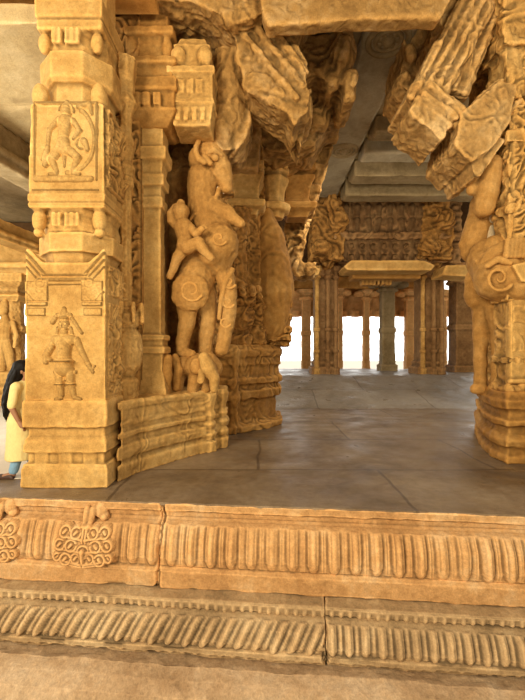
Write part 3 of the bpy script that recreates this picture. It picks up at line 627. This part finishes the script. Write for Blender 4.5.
mb = organic([
    [(499,160,Yy,9),(494,185,Yy,13),(486,206,Yy,16)],[(486,206,Yy,14),(479,226,Yy,14),(472,243,Yy,12),(468,252,Yy,8)],[(463,244,Yy,5),(470,255,Yy,7)],
    [(500,225,Yy+.2,16),(500,255,Yy+.1,20),(500,276,Yy,24),(500,290,Yy,20)],
    [(494,300,Yy,14),(503,300,Yy,14)],[(486,262,6.2,18),(500,277,5.95,25),(512,282,5.9,22)],[(482,255,6.2,12),(494,248,6.05,12)],
    [(484,296,Yy+.1,14),(482,322,Yy+.15,9),(480,350,Yy+.15,7),(480,374,Yy+.15,6),(480,386,Yy+.15,7)],
    [(500,306,Yy-.1,15),(501,332,Yy-.1,10),(500,362,Yy-.1,7.5),(499,386,Yy-.1,8)],
    [(474,300,Yy+.1,9),(470,282,Yy+.1,6),(478,268,Yy+.1,6)],
    [(494,389,Yy-.15,6),(500,390,Yy-.2,7)],[(475,389,Yy+.1,5.5),(481,389,Yy+.1,6.5)]])
bst = mb.build('beast', M['beast'], t3, voxel=.022, smooth=4, rough=.015, rscale=6)
bst['label'] = 'worn beast with two forelegs and a round chest'
mb = organic([[(530,246,5.7,8),(508,247,5.75,8),(493,253,5.85,7),(484,264,5.95,6)],[(484,263,5.95,5),(478,262,6.0,3.5),(476,268,6.1,2.8),(476,280,6.15,2.8),(477,284,6.2,2.4)]])
for j in range(5): mb.cap(v3(508+j*4,240,5.66), v3(506+j*4,256,5.64), .04, .04)
mb.build('raised_arm', M['beast'], bst, voxel=.016, smooth=2, rough=.006, rscale=8)
mb = organic([spiral(499,278,5.6,14,1.6,2.0), [(487,266,5.68,3),(498,259,5.64,3.5),(510,263,5.6,3)]])
mb.build('chest_roundel', M['beast'], bst, voxel=.016, smooth=2, rough=.006, rscale=8)
mb = organic([[(489,222,6.3,4),(497,214,6.2,4.5),(508,205,6.15,5)],[(490,228,6.3,4),(491,240,6.3,4)],[(508,232,6.2,5),(500,240,6.2,5)]])
mb.build('rider', M['pale'], t3, voxel=.014, smooth=2)['label'] = 'broken limbs of a carved rider'
Yk = 5.75
def rotslab(mb, c, ang, L, W, Y0, Y1, ridges=3):
    """tilted slab seen from the front, long axis at ang (deg, image), with ridges along its length"""
    a = math.radians(ang); d = (math.cos(a), math.sin(a)); e = (-d[1], d[0])
    P = [(c[0]+d[0]*L*i/2+e[0]*W*j/2, c[1]+d[1]*L*i/2+e[1]*W*j/2) for i, j in ((-1,-1),(1,-1),(1,1),(-1,1))]
    mb.prism(P, Y0, Y1)
    for r in range(ridges):
        o = (-.5+(r+.5)/ridges)*W
        mb.cap(v3(c[0]-d[0]*L*.49+e[0]*o, c[1]-d[1]*L*.49+e[1]*o, Y0), v3(c[0]+d[0]*L*.49+e[0]*o, c[1]+d[1]*L*.49+e[1]*o, Y0), W/ridges*.32*Y0/F, W/ridges*.32*Y0/F, 8)
mb = MB()
rotslab(mb, (452,50), 118, 122, 36, Yk, 6.7, 4)
rotslab(mb, (440,106), 38, 40, 30, Yk-.05, 6.6, 3)
mb.prism([(410,110),(418,96),(446,106),(446,134),(441,140),(428,127),(414,117)], Yk-.08, 6.5)
rotslab(mb, (480,40), 112, 110, 22, Yk+.1, 6.9, 2)
mb.prism([(452,70),(490,30),(545,-60),(470,-60),(440,20)], Yk+.2, 7.0)
mb.build('corbel', M['corbel'], t3, voxel=.018, smooth=1, rough=.018, rscale=5, oct=4, cut=(3.0,.009))['label'] = 'upper slanting ribbed corbel with a broken tip'
mb = MB()
rotslab(mb, (488,113), 136, 66, 36, 5.75, 6.5, 4)
mb.prism([(455,146),(462,112),(500,80),(518,84),(512,120),(490,150),(472,161)], 5.65, 6.7)
mb.prism([(470,158),(492,134),(505,140),(492,160),(482,176),(474,178)], 5.75, 6.6)
mb.build('corbel', M['corbel'], t3, voxel=.018, smooth=1, rough=.018, rscale=5, oct=4, cut=(3.0,.009))['label'] = 'lower slanting ribbed corbel'
mb = MB()
mb.prism([(404,28),(440,20),(444,80),(424,100),(412,96),(398,83),(402,62)], 6.9, 7.9, 6.9); mb.ell(v3(404,80,6.95), (.13,.2,.12)); mb.ell(v3(408,58,6.95), (.12,.2,.2)); mb.ell(v3(415,92,6.95), (.12,.2,.12))
mb.build('corbel', M['corbel'], t3, voxel=.028, smooth=1, rough=.04, rscale=5)['label'] = 'dark ragged corbel at the back'
mb = organic([[(493,164,6.0,9),(488,190,6.0,11),(484,208,6.05,10)],[(474,180,6.1,5),(472,190,6.1,6)]])
mb.build('hanging_bracket', M['beast'], t3, voxel=.02, smooth=2, rough=.012, rscale=6)
# ================================================================ BEAMS AND CEILING STONES
mb = MB(); Yb = 5.3
mb.prism([(258,-80),(480,-80),(456,-10),(446,8),(440,17),(360,19),(300,24),(268,25),(262,8)], Yb, 5.53)
tag(mb.build('lintel_beam', M['corbeld'], voxel=.03, smooth=1, rough=.02, rscale=3), 'heavy brown lintel beam spanning the aisle at the top of the picture', 'beam')
tr = thing('ceiling_slab', 'long grey ceiling slab with carved rosettes running down the aisle', 'ceiling slab', (2.15, 9.0, 7.14))
mb = MB(); mb.box(1.72, 2.62, 5.4, 14.0, 6.98, 7.14); mb.box(1.78, 2.56, 5.4, 14.0, 6.94, 7.0)
mb.build('slab', M['lgrey'], tr, voxel=.04, rough=.012, rscale=3)
for yy in (6.9, 10.7):
    mb = MB(); c = (2.17, yy)
    for R, r in ((.34,.055),(.22,.04)):
        pts = [(Vector((c[0]+R*math.cos(a_*math.pi/12), c[1]+R*math.sin(a_*math.pi/12), 6.935)), r) for a_ in range(25)]; mb.path(pts, 8)
    mb.ell((c[0], c[1], 6.93), (.11,.11,.09))
    for a_ in range(8): mb.ell((c[0]+.14*math.cos(a_*math.pi/4), c[1]+.14*math.sin(a_*math.pi/4), 6.94), (.05,.05,.03), n=8)
    mb.build('rosette', M['grey'], tr, voxel=.015, smooth=1)
# cross ribs right of the rosette slab
gl = 'ceiling ribs across the aisle'
for i, (yy, z0, w, lab, mat) in enumerate(((9.4,6.75,.5,'foremost grey ceiling rib crossing the aisle right of the rosettes','grey'),(10.4,6.72,.55,'second grey ceiling rib crossing the aisle, behind the foremost one','lgrey'),(11.6,6.66,.6,'third grey ceiling rib crossing the aisle','grey'),(12.8,6.55,.6,'rearmost grey ceiling rib just before the carved frieze beam','grey'))):
    mb = MB(); mb.box(2.66, 8.9, yy, yy+w, z0, 7.14); mb.box(2.66, 8.9, yy+.1, yy+w+.25, z0+.14, 7.14)
    o = mb.build('ceiling_rib', M[mat], voxel=.045, rough=.015, rscale=3); tag(o, lab, 'beam', gl)
# left aisle ceiling
mb = MB(); mb.rings([[(x,y,z) for x,y in ((-9,4.98),(-2.84,4.96),(-2.95,6.9),(-3.4,16),(-9,16))] for z in (-.02,.012)]); struct(mb.build('floor', M['ground'], flat=True))  # pale slab paints outside brightness onto the left aisle floor
def strip(name, pts, z0, z1_, mat, label, rough=.012):
    mb = MB(); mb.rings([[(x,y,z) for x,y in pts] for z in (z0, z1_)])
    return tag(mb.build(name, M[mat], voxel=.05, rough=rough, rscale=3), label, 'ceiling slab')
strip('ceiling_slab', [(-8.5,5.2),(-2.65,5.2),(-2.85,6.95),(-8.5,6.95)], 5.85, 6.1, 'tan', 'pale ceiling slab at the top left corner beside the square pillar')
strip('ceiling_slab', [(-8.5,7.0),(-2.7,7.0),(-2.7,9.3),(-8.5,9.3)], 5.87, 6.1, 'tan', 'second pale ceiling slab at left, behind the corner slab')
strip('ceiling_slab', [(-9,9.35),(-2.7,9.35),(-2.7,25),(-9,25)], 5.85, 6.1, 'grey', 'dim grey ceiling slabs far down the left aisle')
def beam(name, a, b, w, z0, z1_, mat, label):
    a = Vector(a); b = Vector(b); d = (b-a).normalized(); n = Vector((-d.y, d.x))*w/2
    mb = MB(); mb.rings([[(p.x,p.y,z) for p in (a-n, b-n, b+n, a+n)] for z in (z0, z1_)]); mb.rings([[(p.x,p.y,z) for p in (a-n*1.25, b-n*1.25, b+n*1.25, a+n*1.25)] for z in (z0+.25*(z1_-z0), z0+.4*(z1_-z0))])
    return tag(mb.build(name, M[mat], voxel=.04, rough=.012, rscale=4), label, 'beam')
beam('ceiling_beam', (-5.3,6.6), (-4.3,13.1), .5, 5.1, 5.84, 'grey', 'nearest grey stone beam running into the left aisle')
beam('ceiling_beam', (-6.9,8.4), (-6.0,16), .5, 4.35, 4.85, 'gold', 'carved golden beam under the nearest beam of the left aisle')
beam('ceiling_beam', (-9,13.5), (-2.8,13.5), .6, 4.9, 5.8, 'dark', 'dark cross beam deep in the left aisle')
beam('ceiling_beam', (-8.8,11.6), (-3.2,11.9), .55, 3.75, 4.6, 'gold', 'low golden lintel on the carved column of the left aisle')
# carved column of the left aisle
def aisle_column(loc, label, zt, fig=True):
    t = thing('aisle_column', label, 'pillar', (loc[0], loc[1], 0)); cx, cy = loc
    mb = MB(); mb.poly(cx, cy, [(0,.55),(.3,.55),(.33,.45),(.5,.5),(.6,.45),(.8,.5),(.95,.5),(1.0,.42)]); mb.build('pedestal', M['gold'], t, voxel=.03, rough=.015)
    mb = MB(); mb.poly(cx, cy, [(.95,.30),(zt*.55,.30),(zt*.57,.36),(zt*.6,.36),(zt*.62,.28),(zt*.9,.28)], 8); mb.build('shaft', M['goldc'], t, voxel=.025, rough=.02)
    mb = MB(); mb.poly(cx, cy, [(zt*.8,.3),(zt*.84,.42),(zt*.87,.3),(zt*.9,.35),(zt*.94,.6),(zt*.97,.62),(zt,.62)]); mb.build('capital', M['gold'], t, voxel=.025, rough=.02)
    if fig:
        mb = MB(); y = cy-.32
        mb.path([(Vector((cx-.1,y,1.0)),.09),(Vector((cx-.12,y-.05,1.5)),.14),(Vector((cx-.02,y-.08,1.85)),.17),(Vector((cx,y-.05,2.3)),.17),(Vector((cx-.02,y-.06,2.6)),.08)])
        mb.path([(Vector((cx+.14,y,1.0)),.09),(Vector((cx+.12,y-.05,1.5)),.13),(Vector((cx+.02,y-.08,1.85)),.16)]); mb.ell((cx-.04,y-.1,2.76), (.13,.13,.17)); mb.cap((cx-.04,y-.06,2.85),(cx-.03,y,3.05),.13,.07)
        mb.path([(Vector((cx-.2,y-.03,2.4)),.07),(Vector((cx-.34,y-.1,2.1)),.06),(Vector((cx-.2,y-.2,1.95)),.05)]); mb.path([(Vector((cx+.2,y-.03,2.4)),.07),(Vector((cx+.33,y-.06,2.05)),.06),(Vector((cx+.3,y-.1,1.7)),.05)])
        mb.build('figure', M['gold'], t, voxel=.02, smooth=2, rough=.008)
    return t
aisle_column((X(13,11.9),11.9), 'sunlit carved column with a standing figure, at left behind the woman', 3.78)
aisle_column((X(-22,13.6),14.2), 'plain carved column at the left picture edge, behind the figure column', 3.5, False)
# ================================================================ FAR HALL
tf = thing('frieze_beam', 'carved frieze beam with projecting cornice over the far end of the aisle', 'beam', (4.5, 14.4, 4.6))
mb = MB(); Yf = 14.2
mb.pbox(338,462,200,236,Yf,15.1); mb.pbox(334,466,233,240,Yf-.15,15.1,Yf); mb.pbox(340,462,240,262,Yf+.1,15.1,Yf)
mb.build('frieze', M['brown'], tf, voxel=.045, rough=.02, rscale=3, cut=(2,.03))
def ff(u, v):
    f = np.full_like(u, -2.)
    for j in range(9):
        c = 346+j*11; f = np.maximum(f, capf(u,v,(c,206),(c,215),3.4,2.6)); f = np.maximum(f, capf(u,v,(c,220),(c+(j%3-1)*2,230),3.6,2.4)); f = np.maximum(f, ringf(u,v,(c+5.5,246),5.5,1.6)); f = np.maximum(f, capf(u,v,(c,242),(c,258),2.2))
    return f
relief('frieze_figures', M['brown'], tf, (340,446,200,262), Yf-.02, ff, step=1.0)
mb = MB(); mb.prism([(346,272),(428,272),(432,267),(420,262),(350,262),(342,268)], 13.5, 14.6, 13.8); mb.build('cornice', M['gold'], tf, voxel=.04, rough=.012)['label'] = 'bright projecting cornice'
mb = MB()
for j in range(8): mb.pbox(362+j*4,364+j*4,277,285,14.6,15.0,14.6)
mb.pbox(352,420,272,279,14.3,15.0,14.4); mb.build('dentil_course', M['ochre'], tf, voxel=.035)
def cluster(cx_px, label, w=14, flip=1):
    Yq = 15.0; k = Yq/F; t = thing('cluster_column', label, 'pillar', (X(cx_px,Yq), Yq, .70)); zt = Z(262,Yq)
    cx = X(cx_px, Yq)
    mb = MB(); mb.poly(cx, Yq+.3, [(.69,w*k*1.0),(.95,w*k*1.0),(1.0,w*k*.8),(1.15,w*k*.85),(1.2,w*k*.7),(zt-.6,w*k*.7),(zt-.55,w*k*.9),(zt-.3,w*k*.95),(zt-.2,w*k*.8),(zt,w*k*1.1)]); mb.build('core', M['brown'], t, voxel=.04, rough=.015)
    for j, dx in enumerate((-.62, .15, .72)):
        mb = MB(); x = cx+dx*w*k; y = Yq+.3-w*k*.85
        mb.poly(x, y, [(.69,.14),(.9,.14),(.93,.09),(1.5,.075),(1.52,.11),(1.6,.11),(1.62,.075),(2.3,.075),(2.32,.11),(2.4,.11),(2.42,.075),(zt-.7,.075),(zt-.6,.15),(zt-.5,.1),(zt-.35,.17),(zt-.2,.2)], 8); mb.build('colonette', M['brown'] if j != 0 else M['goldc'], t, voxel=.025, rough=.01)
    mb = MB()
    for j in range(5): mb.ell((cx+flip*(.1+.16*j)*w*k*.9, Yq-.35, zt-.1+.2*j), (.22,.3,.2))
    mb.prism([(cx_px-w*1.1,262),(cx_px+w*1.1,262),(cx_px+w*1.2,240),(cx_px+w*.9,215),(cx_px+w,195),(cx_px-w*.8,195),(cx_px-w,230)], 14.05, 15.2, 14.6)
    mb.ell((X(cx_px+flip*12,14.2), 14.05, Z(222,14.2)), (.35,.35,.45)); mb.ell((X(cx_px-flip*4,14.2), 14.0, Z(250,14.2)), (.4,.35,.3)); mb.ell((X(cx_px+flip*6,14.2), 14.0, Z(205,14.2)), (.3,.35,.3))
    mb.build('bracket_capital', M['ochrec'], t, voxel=.04, smooth=1, rough=.04, rscale=3, cut=(2.2,.04))
    return t
cluster(325, 'dark clustered column on the far step, left of the bright openings', 14, 1)
cluster(430, 'dark clustered column on the far step, right of the bright openings', 14, 1)
def slim(px, w, Yq, mat, label, ztop, cap=True, zb=.70):
    k = Yq/F; t = thing('slim_column', label, 'pillar', (X(px,Yq), Yq, zb)); cx = X(px,Yq)
    mb = MB(); mb.poly(cx, Yq, [(zb-.005,w*k*1.25),(zb+.25,w*k*1.25),(zb+.3,w*k),(ztop*.5,w*k*.95),(ztop*.5+.05,w*k*1.1),(ztop*.5+.2,w*k*1.1),(ztop*.5+.25,w*k*.95),(ztop-.5,w*k*.95)]); mb.build('shaft', M[mat], t, voxel=.035, rough=.012)
    mb = MB(); mb.poly(cx, Yq, [(ztop-.6,w*k*.9),(ztop-.5,w*k*1.5),(ztop-.42,w*k*1.5),(ztop-.35,w*k*1.1),(ztop-.15,w*k*2.2),(ztop,w*k*2.2)], 8)
    for q in (-1, 1): mb.ell((cx+q*w*k*2.2, Yq-.1, ztop-.22), (.28,.25,.18))
    mb.build('capital', M[mat], t, voxel=.035, rough=.02)
    return t
slim(387, 6.5, 17.5, 'grey', 'grey slim column in the middle of the bright far openings', Z(280,17.5))
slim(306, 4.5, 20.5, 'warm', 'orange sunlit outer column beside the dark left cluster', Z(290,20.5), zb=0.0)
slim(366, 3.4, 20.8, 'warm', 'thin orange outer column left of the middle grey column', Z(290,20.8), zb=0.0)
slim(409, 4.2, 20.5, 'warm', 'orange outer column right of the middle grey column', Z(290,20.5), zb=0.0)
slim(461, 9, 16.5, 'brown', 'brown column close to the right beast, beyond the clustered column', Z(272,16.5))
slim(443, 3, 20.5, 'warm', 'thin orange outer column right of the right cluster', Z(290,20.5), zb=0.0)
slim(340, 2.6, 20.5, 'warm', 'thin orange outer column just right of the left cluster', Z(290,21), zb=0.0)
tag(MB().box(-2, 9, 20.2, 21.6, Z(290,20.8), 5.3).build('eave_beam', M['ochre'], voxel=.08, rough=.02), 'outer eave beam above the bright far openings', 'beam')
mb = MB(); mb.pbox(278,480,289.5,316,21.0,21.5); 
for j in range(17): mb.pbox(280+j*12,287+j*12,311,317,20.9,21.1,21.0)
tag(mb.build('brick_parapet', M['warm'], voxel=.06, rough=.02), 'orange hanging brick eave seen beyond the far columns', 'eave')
tag(MB().box(-.6, 2.75, 15.0, 15.19, Z(272,15.1), 7.14).build('shade_slab', M['dark'], voxel=.06, rough=.02), 'dark slab standing for shade in the recess left of the frieze', 'beam')  # dark slab added where the recess is only in shade
tag(MB().box(6.9, 9, 15.0, 15.19, Z(262,15.1), 7.15).build('shade_slab', M['dark'], voxel=.06, rough=.02), 'dark slab standing for shade in the recess right of the frieze', 'beam')
tag(MB().prism([(290,276),(318,276),(320,270),(312,266),(294,267)], 13.6, 14.6, 13.8).build('cornice_fragment', M['gold'], voxel=.04, rough=.012), 'short bright cornice left of the far clustered column', 'cornice')
tag(MB().prism([(440,276),(472,278),(474,270),(466,266),(444,266)], 13.6, 14.6, 13.8).build('cornice_fragment', M['gold'], voxel=.04, rough=.012), 'short bright cornice right of the far clustered columns', 'cornice')
# ================================================================ WOMAN
YW = 5.06; wx = -3.035
tw = thing('person', 'woman with long black hair, yellow tunic and blue jeans leaning beside the square pillar', 'person', (wx, YW, 0))
def W(x, y, z): return Vector((wx+x, YW+y, z))
Hd = 1.33
mb = MB()
mb.ell(W(.05,0,Hd+.02), (.082,.07,.105)); mb.ell(W(.075,0,Hd-.045), (.06,.052,.06)); mb.cap(W(.135,0,Hd-.005), W(.142,0,Hd-.02), .013, .016); mb.cap(W(.118,.0,Hd-.055), W(.118,.0,Hd-.056), .02, .02)
mb.ell(W(.03,.072,Hd), (.018,.012,.03)); mb.ell(W(.03,-.072,Hd), (.018,.012,.03))
mb.path([(W(.03,0,Hd-.06), .045), (W(.01,0,1.17), .048)])
mb.path([(W(.0,-.12,1.14), .058), (W(.0,.12,1.14), .058)]); mb.path([(W(0,0,1.12), .10), (W(.0,0,.95), .092), (W(-.01,0,.84), .088), (W(-.01,0,.74), .115)])
def arm(sy, el, wr):
    mb.path([(W(0,.14*sy,1.13), .047), (W(*el), .038), (W(*wr), .026)])
    d = Vector((.5,.0,-.6)).normalized(); p = W(*wr); mb.path([(p, .026), (p+d*.06, .034)]);
    for j in range(4):
        o = Vector((0,(j-1.5)*.017,0)); q = p+d*.075+o; L_ = (.05,.06,.055,.042)[j]; mb.path([(q, .0085), (q+d*L_*.5, .008), (q+d*L_*.9+Vector((-.008,0,-.012)), .007)], 8)
    mb.path([(p+d*.02, .012), (p+d*.05+Vector((.02,-.035*sy,.01)), .0095), (p+d*.085+Vector((.015,-.04*sy,0)), .008)], 8)
arm(-1, (-.02,-.19,.90), (.06,-.17,.72)); arm(1, (.03,.2,.93), (.07,.17,.76))
mb.path([(W(-.01,-.07,.72), .082), (W(.02,-.07,.40), .056), (W(-.07,-.08,.08), .036)]); mb.path([(W(-.01,.07,.72), .082), (W(.07,.07,.40), .056), (W(.09,.07,.08), .036)])
mb.path([(W(-.07,-.08,.05), .034), (W(-.17,-.10,.035), .03), (W(-.19,-.10,.03), .026)]); mb.path([(W(.08,.07,.045), .034), (W(.19,.07,.03), .028)])
bd = mb.build('body', M['skin'], tw, voxel=.0065, smooth=2)
mb = MB()
mb.path([(W(.0,-.125,1.14), .068), (W(.0,.125,1.14), .068)]); mb.path([(W(0,0,1.12), .115), (W(.0,0,.95), .108), (W(-.01,0,.82), .112)])
mb.poly(wx-.005, YW, [(.23,.18),(.24,.19),(.45,.175),(.70,.168),(.88,.118),(.9,.08)], 20)
mb.path([(W(0,-.14,1.135), .06), (W(-.02,-.19,.92), .05)]); mb.path([(W(0,.14,1.135), .06), (W(.03,.2,.95), .05)])
mb.build('tunic', M['kurta'], tw, voxel=.01, smooth=3, rough=.006, rscale=9)
mb = MB(); mb.path([(W(.0,-.07,.55), .07), (W(.02,-.07,.40), .072), (W(-.065,-.08,.10), .055)]); mb.path([(W(.04,.07,.55), .07), (W(.07,.07,.40), .072), (W(.09,.07,.10), .055)])
mb.build('jeans', M['jeans'], tw, voxel=.011, smooth=2, rough=.005, rscale=12)
mb = MB(); mb.ell(W(.025,0,Hd+.045), (.098,.088,.105)); mb.path([(W(-.02,0,Hd+.05), .10), (W(-.075,-.02,Hd-.08), .095), (W(-.115,-.03,1.08), .10), (W(-.15,-.03,.90), .085), (W(-.165,-.03,.76), .045), (W(-.17,-.03,.70), .015)])
for j in range(6): mb.path([(W(-.03,-.085+.03*j,Hd), .03), (W(-.12,-.12+.035*j,1.05), .035), (W(-.17-.01*(j%2),-.1+.03*j,.78), .016)], 8)
mb.build('hair', M['hair'], tw, voxel=.01, smooth=2, rough=.008, rscale=16)
for sx, sy, dz in ((-.15,-.095,.0),(.14,.07,0)):
    mb = MB(); d = -1 if sx < 0 else 1
    mb.cap(W(sx-d*.07,sy,.03), W(sx+d*.07,sy,.028), .034, .036); mb.box(wx+sx-.11, wx+sx+.11, YW+sy-.036, YW+sy+.036, 0.002, .02)
    mb.build('shoe', M['shoe'], tw, voxel=.009, smooth=2)
for sy in (-.03, .03): MB().ell(W(.118,sy,Hd+.015), (.012,.013,.009)).build('eye', M['eye'], tw)
# ================================================================ LIGHT, WORLD, CAMERA
def area(name, loc, tgt, size, power, col, sy=None):
    l = bpy.data.lights.new(name, 'AREA'); l.energy = power; l.size = size; l.color = col
    if sy: l.shape = 'RECTANGLE'; l.size_y = sy
    o = bpy.data.objects.new(name, l); C.objects.link(o); o.location = loc
    o.rotation_euler = (Vector(tgt)-Vector(loc)).to_track_quat('-Z', 'Y').to_euler(); return o
area('court_light', (-5.0,-3.5,4.2), (.8,7,2.6), 3.5, 1150, (1,.85,.60))
area('court_light', (3.5,-2.5,4.8), (-.8,8,3.6), 2.5, 330, (1,.86,.62))  # added fill from front right to brighten the second pillar's capitals
area('aisle_fill', (2.6,8.9,5.7), (3.2,12.8,0), 1.4, 170, (1,.88,.68))  # added fill lamp standing for bounced light down the aisle
area('left_aisle_fill', (-6.8,5.2,2.4), (-4.8,11,4.2), 2.0, 420, (1,.92,.75))  # added fill lamp brightening the left aisle's ceiling and columns
w = bpy.data.worlds.new('World'); bpy.context.scene.world = w; w.use_nodes = True
wn = w.node_tree.nodes; wl = w.node_tree.links; bg = wn['Background']; bg.inputs['Strength'].default_value = 1.0
wt = wn.new('ShaderNodeTexCoord'); wx_ = wn.new('ShaderNodeSeparateXYZ'); wl.new(wt.outputs['Generated'], wx_.inputs[0])
wr = wn.new('ShaderNodeValToRGB'); wm = wn.new('ShaderNodeMapRange'); wm.inputs['From Min'].default_value = -1; wl.new(wx_.outputs['Y'], wm.inputs['Value']); wl.new(wm.outputs[0], wr.inputs['Fac'])
we = wr.color_ramp.elements; we[0].position = .35; we[0].color = (.30,.25,.18,1); we[1].position = .62; we[1].color = (1.1,1.08,1.04,1); wh = we.new(.93); wh.color = (3.2,3.15,3.0,1)
wl.new(wr.outputs['Color'], bg.inputs['Color'])
sun = bpy.data.lights.new('sun', 'SUN'); sun.energy = 2.5; sun.angle = math.radians(3); sun.color = (1,.93,.8)
so = bpy.data.objects.new('sun', sun); C.objects.link(so); so.rotation_euler = Vector((-.25,-.5,-.83)).to_track_quat('-Z', 'Y').to_euler()
cam = bpy.data.cameras.new('camera'); cam.sensor_fit = 'HORIZONTAL'; cam.sensor_width = 36; cam.lens = 36*F/525; cam.clip_end = 300
co = bpy.data.objects.new('camera', cam); C.objects.link(co); co.location = (0,0,EYE); co.rotation_euler = (math.pi/2,0,0)
sc = bpy.context.scene; sc.camera = co
sc.view_settings.view_transform = 'Standard'; sc.view_settings.look = 'None'
for o in bpy.data.objects:
    if '_o' in o: del o['_o']
